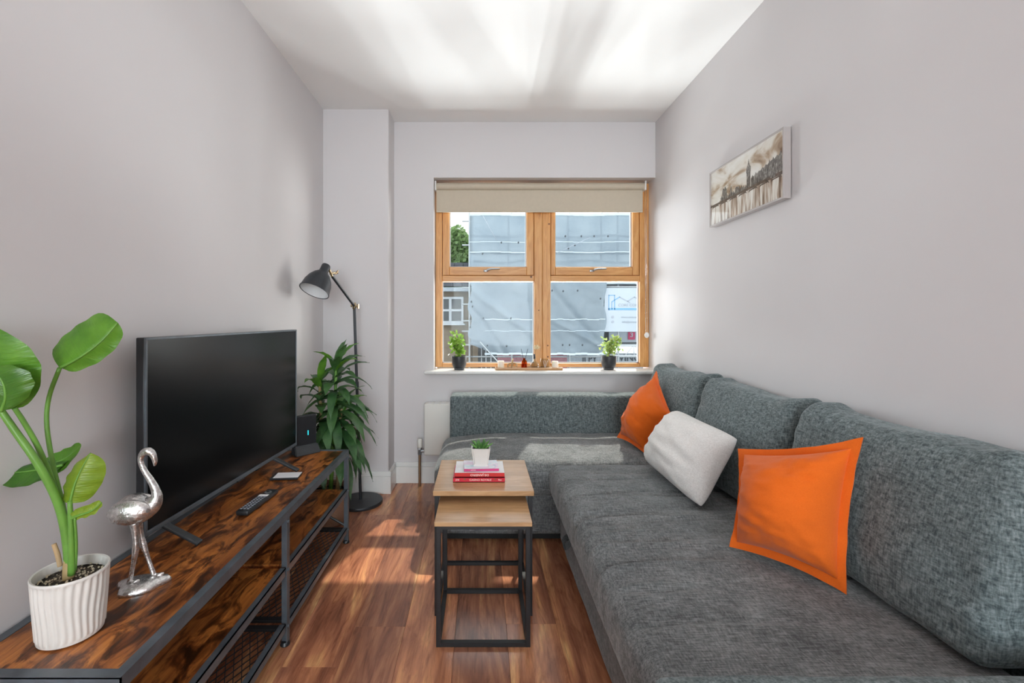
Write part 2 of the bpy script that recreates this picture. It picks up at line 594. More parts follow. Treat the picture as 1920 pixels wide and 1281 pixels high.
def spline(pts, n=6):
    pts = [Vector(p) for p in pts]
    out = []
    for i in range(len(pts) - 1):
        p0 = pts[max(i - 1, 0)]; p1 = pts[i]; p2 = pts[i + 1]; p3 = pts[min(i + 2, len(pts) - 1)]
        for k in range(n):
            t = k / n
            out.append(.5 * ((2 * p1) + (p2 - p0) * t + (2 * p0 - 5 * p1 + 4 * p2 - p3) * t * t + (3 * p1 - p0 - 3 * p2 + p3) * t ** 3))
    out.append(pts[-1])
    return out

def lathe(bm, prof, cx=0, cy=0, cz=0, seg=32, M=None, rib=None, closed=True):
    """prof: list of (r, z)"""
    rings = []
    for r, z in prof:
        ring = []
        for k in range(seg):
            a = 2 * math.pi * k / seg
            rr = r * (1 + (rib(a, z) if rib else 0))
            p = Vector((rr * math.cos(a), rr * math.sin(a), z))
            p = (M @ p) if M is not None else p + Vector((cx, cy, cz))
            ring.append(bm.verts.new(p))
        rings.append(ring)
    for i in range(len(rings) - 1):
        for k in range(seg):
            bm.faces.new((rings[i][k], rings[i][(k + 1) % seg], rings[i + 1][(k + 1) % seg], rings[i + 1][k]))
    if closed:
        bm.faces.new(rings[0][::-1])
        bm.faces.new(rings[-1])
    return bm

def soft_box(x0, x1, y0, y1, z0, z1, r=.04, n=(14, 14, 6), puff=(0, 0, 0), amp=.004, freq=7, seed=0, fn=None):
    """upholstered block: rounded, slightly swollen, a little uneven"""
    bm = BM()
    c = Vector(((x0 + x1) / 2, (y0 + y1) / 2, (z0 + z1) / 2))
    h = Vector(((x1 - x0) / 2, (y1 - y0) / 2, (z1 - z0) / 2))
    verts = {}
    def V(i, j, k):
        key = (i, j, k)
        if key in verts:
            return verts[key]
        u = Vector((2 * i / n[0] - 1, 2 * j / n[1] - 1, 2 * k / n[2] - 1))
        # pull grid lines towards the edges so the rounding has enough rows
        u = Vector([math.copysign(abs(a) ** .75, a) for a in u])
        p = Vector((u.x * h.x, u.y * h.y, u.z * h.z))
        inner = Vector([max(min(p[a], h[a] - r), -(h[a] - r)) for a in range(3)])
        d = p - inner
        if d.length > 1e-9:
            p = inner + d.normalized() * min(r, max(abs(d.x), abs(d.y), abs(d.z)))
        sx = (1 - u.y ** 2) * (1 - u.z ** 2) * puff[0]
        sy = (1 - u.x ** 2) * (1 - u.z ** 2) * puff[1]
        sz = (1 - u.x ** 2) * (1 - u.y ** 2) * puff[2]
        p += Vector((u.x * sx, u.y * sy, u.z * sz))
        q = p + c
        if amp:
            nv = mnoise.noise_vector((q + Vector((seed * 3.1, seed * 1.7, 0))) * freq)
            q += nv * amp
        if fn:
            q = fn(q, u)
        verts[key] = bm.verts.new(q)
        return verts[key]
    def quad(a, b, c_, d):
        bm.faces.new((V(*a), V(*b), V(*c_), V(*d)))
    for i in range(n[0]):
        for j in range(n[1]):
            quad((i, j, 0), (i, j + 1, 0), (i + 1, j + 1, 0), (i + 1, j, 0))
            quad((i, j, n[2]), (i + 1, j, n[2]), (i + 1, j + 1, n[2]), (i, j + 1, n[2]))
    for i in range(n[0]):
        for k in range(n[2]):
            quad((i, 0, k), (i + 1, 0, k), (i + 1, 0, k + 1), (i, 0, k + 1))
            quad((i, n[1], k), (i, n[1], k + 1), (i + 1, n[1], k + 1), (i + 1, n[1], k))
    for j in range(n[1]):
        for k in range(n[2]):
            quad((0, j, k), (0, j, k + 1), (0, j + 1, k + 1), (0, j + 1, k))
            quad((n[0], j, k), (n[0], j + 1, k), (n[0], j + 1, k + 1), (n[0], j, k + 1))
    return bm

def text_obj(s, size, mat, parent, M, name='lettering', bold=False, squash=1.0, depth=.0006):
    """flat lettering; M places the text plane (x right, y up, z out)"""
    cu = bpy.data.curves.new(name, 'FONT')
    cu.body = s
    cu.size = size
    cu.align_x = 'CENTER'
    cu.align_y = 'CENTER'
    cu.extrude = depth
    cu.resolution_u = 3
    if bold:
        cu.offset = size * .015
    t = bpy.data.objects.new(name, cu)
    COL.objects.link(t)
    dg = bpy.context.evaluated_depsgraph_get()
    me = bpy.data.meshes.new_from_object(t.evaluated_get(dg))
    bpy.data.objects.remove(t)
    off = total_loc(parent)
    me.transform(Matrix.Translation(-off) @ M @ Matrix.Diagonal((squash, 1, 1, 1)))
    me.materials.clear()
    me.materials.append(MATS[mat])
    o = bpy.data.objects.new(name, me)
    COL.objects.link(o)
    o.parent = parent
    return o

def frame_M(origin, xdir, ydir):
    x = Vector(xdir).normalized(); y = Vector(ydir).normalized(); z = x.cross(y)
    m = Matrix((x, y, z)).transposed().to_4x4()
    m.translation = Vector(origin)
    return m

# ------------------------------------------------------------------ the room
fl = struct(bx('floor', 'plank_joint', None, XL - .1, XR + .1, YR - .1, YB + .1, -.12, -.010))
PW = .195
px0 = XL
row = 0
meshes_by_len = {}
x = XL
while x < XR - 1e-4:
    x1 = min(x + PW, XR)
    y = YR - random.uniform(0, 1.1)
    # a joint falls where the photograph shows one, beside the tables
    seq = []
    if row == 2:
        y = 2.775 - 1.21 * 5
    while y < YB:
        y1 = y + 1.21
        a, b_ = max(y, YR), min(y1, YB)
        if b_ - a > .02:
            g = .0003
            seq.append((a + g, b_ - g))
        y = y1
    for a, b_ in seq:
        bm = box(BM(), x + .0003, x1 - .0003, a, b_, -.010, 0, .0006, 1)
        obj('plank', bm, 'walnut_plank', fl, origin=((x + x1) / 2, (a + b_) / 2, 0))
    x = x1
    row += 1

struct(bx('ceiling', 'ceiling_paint', None, XL - .15, XR + .15, YR - .1, YB + .25, CEIL, CEIL + .12))
struct(bx('wall_left', 'wall_paint', None, XL - .15, XL, YR - .1, YB + .25, -.1, CEIL + .05))
struct(bx('wall_right', 'wall_paint', None, XR, XR + .15, YR - .1, YB + .25, -.1, CEIL + .05))
bm = BM()
WX0, WZ0, WZ1 = -.339, .79, 2.211
box(bm, XL - .1, WX0, YB, YB + .26, -.1, CEIL + .05)
box(bm, WX0, XR + .05, YB, YB + .26, -.1, WZ0)
box(bm, WX0, XR + .05, YB, YB + .26, WZ1, CEIL + .05)
struct(obj('wall_back', bm, 'wall_paint'))
struct(bx('wall_pillar', 'wall_paint', None, XL - .05, -.625, YC, YB + .05, -.05, CEIL + .02, .006))
bm = BM()  # rear wall; its wide glazed opening is added for the fill light
box(bm, XL - .1, -.72, YR - .12, YR, -.1, CEIL + .05)
box(bm, 1.22, XR + .1, YR - .12, YR, -.1, CEIL + .05)
box(bm, -.72, 1.22, YR - .12, YR, -.1, .48)
box(bm, -.72, 1.22, YR - .12, YR, 2.42, CEIL + .05)
struct(obj('wall_rear', bm, 'wall_paint'))

def skirting(name, x0, x1, y0, y1):
    bm = box(BM(), x0, x1, y0, y1, 0, .118, .001, 1)
    dx = .006
    # moulded upper edge, stepped back
    if abs(x1 - x0) > abs(y1 - y0):
        box(bm, x0, x1, y0 + dx, y1, .118, .148, .004, 2)
    elif x0 < 0:
        box(bm, x0, x1 - dx, y0, y1, .118, .148, .004, 2)
    else:
        box(bm, x0 + dx, x1, y0, y1, .118, .148, .004, 2)
    return struct(obj(name, bm, 'white_gloss'))
skirting('baseboard_pillar', XL, -.625 + .018, YC - .018, YC)
skirting('baseboard_return', -.625, -.607, YC, YB)
skirting('baseboard_back', -.607, XR, YB - .018, YB)
skirting('baseboard_left', XL, XL + .018, YR, YC - .018)
skirting('baseboard_right', XR - .018, XR, YR, YB - .018)

# window board
bm = box(BM(), -.402, XR, 3.268, YB, .788, .814, .010, 3)
box(bm, WX0, XR, YB - .002, 3.455, .788, .814)
struct(obj('trim_1', bm, 'white_gloss', smooth=True, angle=35), 'white painted window board below the pine window')

# ------------------------------------------------------------------ windows: two pine units side by side
YF, YFB = 3.452, 3.525      # frame faces
def rail(name, parent, x0, x1, z0, z1, y0=YF, y1=YFB, mat='pine', bev=.004):
    return bx(name, mat, parent, x0, x1, y0, y1, z0, z1, bev)

def make_window(name, xa, xb, ia, ib, ga, gb, label):
    root = bpy.data.objects.new(name, None)
    root.empty_display_size = .05
    root.location = ((xa + xb) / 2, YF, .82)
    COL.objects.link(root)
    struct(root, label)
    z0, z1, t0, t1, top = .822, .851, 1.467, 1.511, 2.206
    rail('frame_stile', root, xa, ia, z0, top)
    rail('frame_stile', root, ib, xb, z0, top)
    rail('frame_rail', root, ia, ib, z0, z1, mat='pine_rail')
    rail('frame_rail', root, ia, ib, t0, t1, mat='pine_rail')
    rail('frame_rail', root, ia, ib, top - .045, top, mat='pine_rail')
    # opening sash above
    sash = bpy.data.objects.new('sash', None)
    sash.empty_display_size = .05
    COL.objects.link(sash)
    sash.parent = root
    sa, sb, s0, s1 = ia + .003, ib - .003, t1 + .003, top - .048
    gz0, gz1 = 1.577, top - .105
    ys, ye = YF + .006, YFB - .006
    rail('sash_stile', sash, sa, ga, s0, s1, ys, ye)
    rail('sash_stile', sash, gb, sb, s0, s1, ys, ye)
    rail('sash_rail', sash, ga, gb, s0, gz0, ys, ye, 'pine_rail')
    rail('sash_rail', sash, ga, gb, gz1, s1, ys, ye, 'pine_rail')
    bx('pane', 'window_glass', sash, ga - .004, gb + .004, 3.496, 3.500, gz0 - .004, gz1 + .004)
    bm = BM()
    for a in (ga, gb - .006):
        box(bm, a, a + .006, 3.485, 3.511, gz0, gz1)
    box(bm, ga, gb, 3.485, 3.511, gz0, gz0 + .006)
    obj('glazing_spacer', bm, 'seal_grey', sash)
    # espagnolette handle
    hx = (ga + gb) / 2 + .012
    bm = BM()
    box(bm, hx - .045, hx - .012, ys - .006, ys, 1.540, 1.556, .003)
    tube(bm, [(hx - .016, ys - .002, 1.549), (hx - .016, ys - .028, 1.552)], .007, 10)
    tube(bm, [(hx - .016, ys - .026, 1.553), (hx + .012, ys - .030, 1.560), (hx + .075, ys - .024, 1.561)], [.008, .007, .005], 10)
    obj('handle', bm, 'aluminium', sash, True, angle=40)
    # fixed light below
    bx('pane', 'window_glass', root, ia - .004, ib + .004, 3.496, 3.500, z1 - .004, t0 + .004)
    bm = BM()
    for a in (ia, ib - .005):
        box(bm, a, a + .005, 3.485, 3.511, z1, t0)
    box(bm, ia, ib, 3.485, 3.511, z1, z1 + .005)
    obj('glazing_spacer', bm, 'seal_grey', root)
    return root
w1 = make_window('window_1', -.337, .4665, -.288, .405, -.2335, .349, 'pine casement window unit on the side of the lamp, sash above a fixed light')
w2 = make_window('window_2', .4675, XR - .001, .5287, 1.2006, .5656, 1.1468, 'pine casement window unit beside the right wall, sash above a fixed light')
# knots and plugs in the pine
for kx, kz, r, par in ((.515, 2.02, .006, w2), (.517, 1.90, .007, w2), (.507, .985, .006, w2), (.508, .90, .006, w2),
                       (.382, 1.502, .008, w1), (.44, 1.25, .005, w1)):
    bm = BM()
    bmesh.ops.create_cone(bm, cap_ends=True, segments=12, radius1=r, radius2=r, depth=.0016,
                          matrix=Matrix.Translation((kx, YF, kz)) @ Matrix.Rotation(math.pi / 2, 4, 'X'))
    obj('knot', bm, 'pine_knot', par)

# added window around the rear fill light, simple white frame
root = bpy.data.objects.new('added_rear_window', None); root.location = (.25, YR - .06, .48); COL.objects.link(root)
struct(root, 'added white framed window around the fill light behind the viewpoint')
for a, b_, c, d in ((-.72, -.66, .48, 2.42), (1.16, 1.22, .48, 2.42)):
    bx('frame_stile', 'white_gloss', root, a, b_, YR - .10, YR - .07, c, d)
for c, d in ((.48, .54), (2.36, 2.42)):
    bx('frame_rail', 'white_gloss', root, -.66, 1.16, YR - .10, YR - .07, c, d)
bx('pane', 'window_glass', root, -.66, 1.16, YR - .088, YR - .084, .54, 2.36)

# ------------------------------------------------------------------ roller blind
bl = thing('roller_blind', 'beige roller blind drawn a little way down the window', 'blind', (.44, 3.40, 2.21))
bm = BM()
tube(bm, [(-.329, 3.402, 2.168), (1.212, 3.402, 2.168)], .0255, 20)
obj('roller', bm, 'blind_beige', bl, True, angle=40)
bm = BM()
nx = 30
for k in range(nx):
    xa = -.327 + (1.205 + .327) * k / nx; xb = -.327 + (1.205 + .327) * (k + 1) / nx
    box(bm, xa, xb, 3.4050, 3.4065, 1.980, 2.168)
bmesh.ops.remove_doubles(bm, verts=bm.verts, dist=1e-5)
obj('fabric', bm, 'blind_beige', bl)
bx('hem_bar', 'blind_beige', bl, -.327, 1.205, 3.401, 3.410, 1.976, 1.992, .003)
for a in (-.337, 1.212):
    bx('bracket', 'white_gloss', bl, a, a + .012, 3.375, 3.43, 2.135, 2.205, .004)
bm = BM()
for dx in (-.006, .006):
    z = 2.16
    tube(bm, [(1.226 + dx, 3.40, 2.165), (1.226 + dx * .8, 3.395, 1.6), (1.226 + dx, 3.385, 1.075)], .0016, 6)
obj('pull_chain', bm, 'chrome', bl, True)
bm = BM()
bmesh.ops.create_uvsphere(bm, u_segments=14, v_segments=10, radius=.017, matrix=Matrix.Translation((1.228, 3.385, 1.066)) @ Matrix.Diagonal((1, .6, 1.25, 1)))
obj('chain_tensioner', bm, 'white_gloss', bl, True)

# ------------------------------------------------------------------ radiator
rd = thing('radiator', 'white panel radiator on the wall under the window', 'radiator', (.35, 3.24, .22))
bx('panel', 'radiator_white', rd, -.395, 1.10, 3.208, 3.300, .228, .590, .010, True)
bm = BM()
for k in range(30):
    xx = -.37 + k * .048
    box(bm, xx, xx + .028, 3.215, 3.292, .588, .592)
obj('top_grille', bm, 'white_gloss', rd)
bm = BM()
tube(bm, [(-.430, 3.25, 0), (-.430, 3.25, .235)], .0095, 12)
obj('pipe', bm, 'copper_pipe', rd, True, angle=40)
bm = BM()
tube(bm, [(-.430, 3.25, .225), (-.430, 3.25, .275)], .014, 8)
tube(bm, [(-.435, 3.25, .250), (-.392, 3.25, .250)], .011, 8)
lathe(bm, [(.017, 0), (.017, .012)], -.430, 3.25, .262, 6)
vlv = obj('valve', bm, 'aluminium', rd, True, angle=35)
bm = BM()
lathe(bm, [(.015, 0), (.018, .006), (.018, .052), (.014, .060), (0.002, .061)], -.430, 3.25, .275, 16)
obj('valve_cap', bm, 'radiator_white', vlv, True, angle=40)

# ------------------------------------------------------------------ sofa
sofa = thing('corner_sofa', 'dark grey chenille corner sofa with chaise under the window', 'sofa', (.6, 2.0, 0))
def fn_seat(q, u):
    # creases across the seat, strongest towards the front edge
    if u.z > -.3:
        k = mnoise.noise(Vector((q.x * 1.6, q.y * 15, 2.0)))
        k2 = mnoise.noise(Vector((q.x * 5, q.y * 34, 7.0)))
        fade = .35 + .65 * max(0, min(1, 1.2 - (q.x - .36) / .55))
        rdg = 1 - min(1, abs(mnoise.noise(Vector((q.x * .9, q.y * 7.5 - q.x * .8, 11)))) * 6)
        mid_ = math.exp(-((q.y - 1.75) / .45) ** 2)
        q.z += (k * .006 + k2 * .003) * fade - .012 * rdg ** 2 * mid_
        for yc, dp in ((2.12, .006), (1.94, .008), (1.73, .012), (1.62, .011), (1.53, .010), (1.40, .009), (1.27, .006), (1.12, .005)):
            dd = q.y - yc - .05 * (q.x - .6) - .012 * math.sin(q.x * 9 + yc * 20)
            reach = max(0, min(1, 1.35 - (q.x - .36) / .42))
            q.z -= dp * reach * math.exp(-(dd / .011) ** 2)
            q.z += dp * .55 * reach * math.exp(-((dd + .026) / .014) ** 2)
        if u.x < -.8:
            q.x += k * .006
    # softer, drooping front edge
    if u.x < 0:
        q.x += -.006 * (1 - u.z ** 2)
    return q
obj('seat_cushion', soft_box(.360, 1.14, .862, 2.375, .272, .442, .042, (30, 220, 10), (.004, 0, .016), .002, 6, 1, fn_seat), 'sofa_fabric', sofa, True)
bm = BM()   # piping seam along the front of the seat
tube(bm, spline([(.363, yy, .406 + .002 * math.sin(yy * 30)) for yy in [0.89 + k * .06 for k in range(25)]], 2), .0022, 6)
obj('seam', bm, 'cushion_fabric', sofa, True)
obj('seat_base', soft_box(.412, 1.16, .87, 2.40, .030, .285, .018, (10, 40, 8), (0, 0, 0), .006, 5, 3), 'sofa_fabric', sofa, True)
def fn_ch(q, u):
    k = mnoise.noise(Vector((q.x * 9, q.y * 3.0, 5.0)))
    q.z += k * .006 * (1 if u.z > 0 else 0)
    # the free end slopes down and the front edge rolls over
    if u.x < -.45:
        q.z -= .030 * ((-.45 - u.x) / .55) ** 2
    if u.y < -.5:
        q.z -= .016 * ((-.5 - u.y) / .5) ** 2
    return q
obj('chaise_cushion', soft_box(-.245, 1.15, 2.385, 3.02, .262, .442, .055, (60, 34, 10), (.004, .008, .012), .004, 7, 5, fn_ch), 'sofa_fabric', sofa, True)
obj('chaise_base', soft_box(-.215, 1.16, 2.435, 3.16, .042, .270, .015, (30, 16, 8), (0, 0, 0), .007, 4, 8), 'sofa_fabric', sofa, True)
def fn_arm(q, u):
    q.z += .004 * mnoise.noise(Vector((q.x * 4, q.y * 4, 1)))
    return q
obj('chaise_back', soft_box(-.200, 1.17, 3.000, 3.175, .18, .682, .022, (50, 10, 22), (0, .006, .004), .003, 6, 4, fn_arm), 'cushion_fabric', sofa, True)
obj('back_frame', soft_box(1.200, XR - .006, .70, 3.18, .05, .66, .025, (8, 50, 16), (0, 0, 0), .003, 5, 6), 'cushion_fabric', sofa, True)
obj('armrest', soft_box(.305, 1.20, .60, .842, .05, .548, .030, (40, 12, 16), (0, .0, .006), .003, 6, 9), 'cushion_fabric', sofa, True)
bm = box(BM(), -.19, 1.14, 2.47, 3.12, .004, .048)
obj('plinth', bm, 'sofa_dark', sofa)
bm = box(BM(), .45, 1.14, .72, 2.40, .004, .045)
obj('plinth', bm, 'sofa_dark', sofa)
bm = BM()   # pull loop of the sofa bed
pts = spline([(.405, 2.02, .235), (.380, 2.05, .205), (.372, 2.075, .170), (.384, 2.085, .150), (.398, 2.06, .175), (.408, 2.03, .225)], 5)
prev = None
for p in pts:
    a = bm.verts.new(p + Vector((0, .018, .006))); b_ = bm.verts.new(p - Vector((0, .018, .006)))
    if prev:
        bm.faces.new((prev[0], a, b_, prev[1]))
    prev = (a, b_)
bmesh.ops.solidify(bm, geom=bm.faces[:], thickness=.003)
obj('pull_strap', bm, 'sofa_fabric', sofa, True)

# loose back cushions, leaning on the back frame
def back_cushion(y0, y1, ztop, label, seed, xb=1.045, lean=.17, thick=.155, x_off=0, lump=0):
    hgt = ztop - .445
    def fn(q, u):
        zz = (q.z - .445) / hgt
        zz = max(0, min(1.05, zz))
        q.x += lean * zz ** 1.3 * .55
        # pillowy top corners drop, the middle of the top bows up
        q.z += -.010 * abs(u.y) ** 5 * zz + .006 * (1 - u.y ** 2) * zz
        k = mnoise.noise(Vector((q.y * 6 + seed * 5, q.z * 9, seed)))
        q.x += k * .007
        if abs(u.y) > .55:   # pulled folds near the ends
            e = (abs(u.y) - .55) / .45
            q.x += e * .012 * mnoise.noise(Vector((seed * 2.3, q.z * 26, q.y * 3)))
            q.y += math.copysign(.010, u.y) * e * mnoise.noise(Vector((seed, q.z * 20, 3)))
        q.z += zz ** 3 * (.020 * math.exp(-((abs(u.y) - .86) / .14) ** 2) - .012 * math.exp(-((u.y - .25 * (1 if seed % 2 else -1)) / .35) ** 2))
        if lump:
            q.z += lump * math.exp(-((q.y - (y0 + .75 * (y1 - y0))) / .07) ** 2) * zz ** 3
        lim = 1.197 if q.z < .665 else min(XR - .004, 1.197 + (q.z - .665) * 1.2)
        q.x = min(q.x, lim)
        return q
    xb2 = xb + x_off
    bm = soft_box(xb2 - .012, xb2 + thick - .03, y0, y1, .456, ztop, .036, (14, 40, 30), (.020, .004, .0), .004, 9, seed, fn)
    return tag(obj('back_cushion', bm, 'cushion_fabric', None, True, origin=(xb2 + .05, (y0 + y1) / 2, .445)), label, 'cushion', 'loose sofa back cushions')
back_cushion(2.325, 2.985, .885, 'charcoal back cushion in the sofa corner behind the small orange cushion', 1, 1.03, .20, .15)
back_cushion(1.635, 2.300, .880, 'charcoal back cushion in the middle, behind the white cushion', 2, 1.02, .20, .16)
back_cushion(.935, 1.612, .885, 'charcoal back cushion nearest the armrest, behind the large orange cushion', 3, 1.035, .17, .155)

# scatter cushions given by the four corners they reach
def pillow(name, TL, TR, BR, BL, thick, mat, label, seed, flange=0, pinch=.10, n=30, power=.62, crease=.006, droop=None, out=(-1, -1, .3), corner=0):
    TL, TR, BR, BL = map(Vector, (TL, TR, BR, BL))
    cen = (TL + TR + BR + BL) / 4
    nrm = ((TR - BL).cross(TL - BR)).normalized()
    if nrm.dot(Vector(out)) < 0:
        nrm = -nrm
    def P(u, v):
        a = (u + 1) / 2; b_ = (v + 1) / 2
        return (BL * (1 - a) + BR * a) * (1 - b_) + (TL * (1 - a) + TR * a) * b_
    k = 1 - flange * 2
    def surf(u, v, side, kk=1.0):
        uu = u * (1 - pinch * (1 - v * v)) * kk
        vv = v * (1 - pinch * (1 - u * u)) * kk
        cr = 1 - corner * (u * v) ** 4
        p = P(uu * cr, vv * cr)
        hh = thick / 2 * (max(0, 1 - u * u) ** power) * (max(0, 1 - v * v) ** power)
        if side > 0:
            hh *= 1.45
        else:
            hh *= .40
        w_ = mnoise.noise(Vector((u * 1.1 + seed, v * 4.5 + u * 1.2, seed))) * crease * 1.7 + mnoise.noise(Vector((u * 2.2 + seed, v * 13, 4))) * crease * .9
        rdg = 1 - min(1, abs(mnoise.noise(Vector((u * 1.0 + seed * 2, v * 6.0 - u * 1.5, seed + 3)))) * 5)
        w_ -= crease * 1.1 * rdg ** 2 * (.25 + .75 * max(0, u * .7 + .3))
        rr_ = max(abs(u), abs(v))
        w_ += mnoise.noise(Vector((math.atan2(v, u) * 5, rr_ * 1.5, seed))) * crease * 1.6 * rr_ ** 2
        env = (1 - u ** 8) * (1 - v ** 8)
        p = p + nrm * side * (hh + w_ * env * (1 if side > 0 else .3) + .003)
        if droop:
            p = droop(p, u, v)
        return p
    bm = BM()
    gr = {}
    for side in (1, -1):
        for i in range(n + 1):
            for j in range(n + 1):
                u = math.sin((2 * i / n - 1) * math.pi / 2); v = math.sin((2 * j / n - 1) * math.pi / 2)
                edge = i in (0, n) or j in (0, n)
                if edge and side < 0:
                    gr[(side, i, j)] = gr[(1, i, j)]
                    continue
                gr[(side, i, j)] = bm.verts.new(surf(u, v, side if not edge else 0.0001, k))
    for side in (1, -1):
        for i in range(n):
            for j in range(n):
                f = [gr[(side, i, j)], gr[(side, i + 1, j)], gr[(side, i + 1, j + 1)], gr[(side, i, j + 1)]]
                try:
                    bm.faces.new(f if side > 0 else f[::-1])
                except ValueError:
                    pass
    body = obj(name, bm, mat, None, True, origin=cen)
    tag(body, label, 'cushion')
    if flange:
        bm = BM()
        per = []
        m = 22
        for s in range(4):
            for q in range(m):
                t = 2 * q / m - 1
                per.append(((t, -1), (1, t), (-t, 1), (-1, -t))[s])
        r_in, r_out = [], []
        for idx, (u, v) in enumerate(per):
            a = surf(u, v, 0.0001, k * .97)
            wob = mnoise.noise(Vector((u * 4 + seed, v * 4, 9))) * .006
            b_ = P(u * (1 - pinch * (1 - v * v)), v * (1 - pinch * (1 - u * u))) + nrm * wob
            if droop:
                b_ = droop(b_, u, v)
            r_in.append((bm.verts.new(a + nrm * .003), bm.verts.new(a - nrm * .003)))
            r_out.append((bm.verts.new(b_ + nrm * .0022), bm.verts.new(b_ - nrm * .0022)))
        L = len(per)
        for i in range(L):
            j = (i + 1) % L
            bm.faces.new((r_in[i][0], r_in[j][0], r_out[j][0], r_out[i][0]))
            bm.faces.new((r_out[i][0], r_out[j][0], r_out[j][1], r_out[i][1]))
            bm.faces.new((r_out[i][1], r_out[j][1], r_in[j][1], r_in[i][1]))
        obj('flange', bm, mat, body, True, angle=40)
    return body

def above_seat(zmin):
    def f(p, u, v):
        if p.z < zmin:
            p = Vector((p.x, p.y, zmin + (p.z - zmin) * .12))
        return p
    return f
pillow('scatter_cushion', (.885, 1.575, .742), (1.062, 1.272, .860), (.978, 1.225, .452), (.785, 1.445, .470), .20, 'orange_cotton',
       'large orange cotton cushion with a flat border, nearest on the sofa seat', 3, .07, .085, 40, .55, .009, above_seat(.452))
pillow('lumbar_cushion', (.980, 2.265, .740), (1.006, 1.775, .728), (.842, 1.745, .458), (.830, 2.315, .470), .17, 'cream_weave',
       'off-white woven oblong cushion between the two orange cushions', 5, 0, .05, 34, .42, .006, above_seat(.458), corner=.07)
pillow('scatter_cushion', (1.075, 2.80, .868), (1.010, 2.435, .685), (.890, 2.490, .458), (.825, 2.77, .470), .17, 'orange_cotton',
       'orange bordered cushion in the sofa corner beneath the window', 8, .06, .06, 34, .55, .009, above_seat(.458))

# ------------------------------------------------------------------ television stand
st = thing('tv_stand', 'long industrial television stand with rustic brown boards and dark steel frame', 'tv stand', (-.88, 1.67, 0))
SX0, SX1, SY0, SYM, SY1, SZ = -1.060, -.700, .893, 1.672, 2.445, .490
bx('tabletop', 'rustic_board', st, SX0 + .006, SX1 - .006, SY0 + .006, SY1 - .006, SZ - .022, SZ - .001)
# angle-iron rim of the top: a lip on the board and an apron below
bm = BM()
box(bm, SX1 - .022, SX1, SY0, SY1, SZ - .003, SZ + .001); box(bm, SX1 - .003, SX1, SY0, SY1, SZ - .028, SZ)
obj('top_rail', bm, 'gunmetal', st)
bm = BM()
box(bm, SX0, SX0 + .022, SY0, SY1, SZ - .003, SZ + .001); box(bm, SX0, SX0 + .003, SY0, SY1, SZ - .028, SZ)
obj('top_rail', bm, 'gunmetal', st)
for ya, yb in ((SY0, SY0 + .022), (SY1 - .022, SY1)):
    bm = BM()
    box(bm, SX0 + .022, SX1 - .022, ya, yb, SZ - .003, SZ + .001)
    yy = ya if ya == SY0 else yb - .003
    box(bm, SX0, SX1, yy, yy + .003, SZ - .028, SZ)
    obj('top_rail', bm, 'gunmetal', st)
# posts
for xx in (SX0, SX1 - .024):
    for yy in (SY0, SYM - .012, SY1 - .024):
        bm = BM()
        fx = xx + .021 if xx > -.9 else xx
        box(bm, fx, fx + .003, yy, yy + .024, .010, SZ - .028 if xx > -.9 else SZ - .004)
        box(bm, xx, xx + .024, yy + .0105, yy + .0135, .010, SZ - .028)
        pst = obj('post', bm, 'gunmetal', st)
        bm = BM()
        lathe(bm, [(.016, 0), (.018, .004), (.014, .014)], xx + .012, yy + .012, 0, 12)
        obj('foot_pad', bm, 'black_plastic', pst, True, angle=35)
        if xx > -.9:
            for zz in (SZ - .04, .275, .07):
                bm = BM()
                lathe(bm, [(.006, 0), (.006, .003), (.003, .0045)], seg=8, M=Matrix.Translation((SX1, yy + .012, zz)) @ Matrix.Rotation(math.pi / 2, 4, 'Y'))
                obj('bolt', bm, 'gunmetal', pst, True, angle=35)
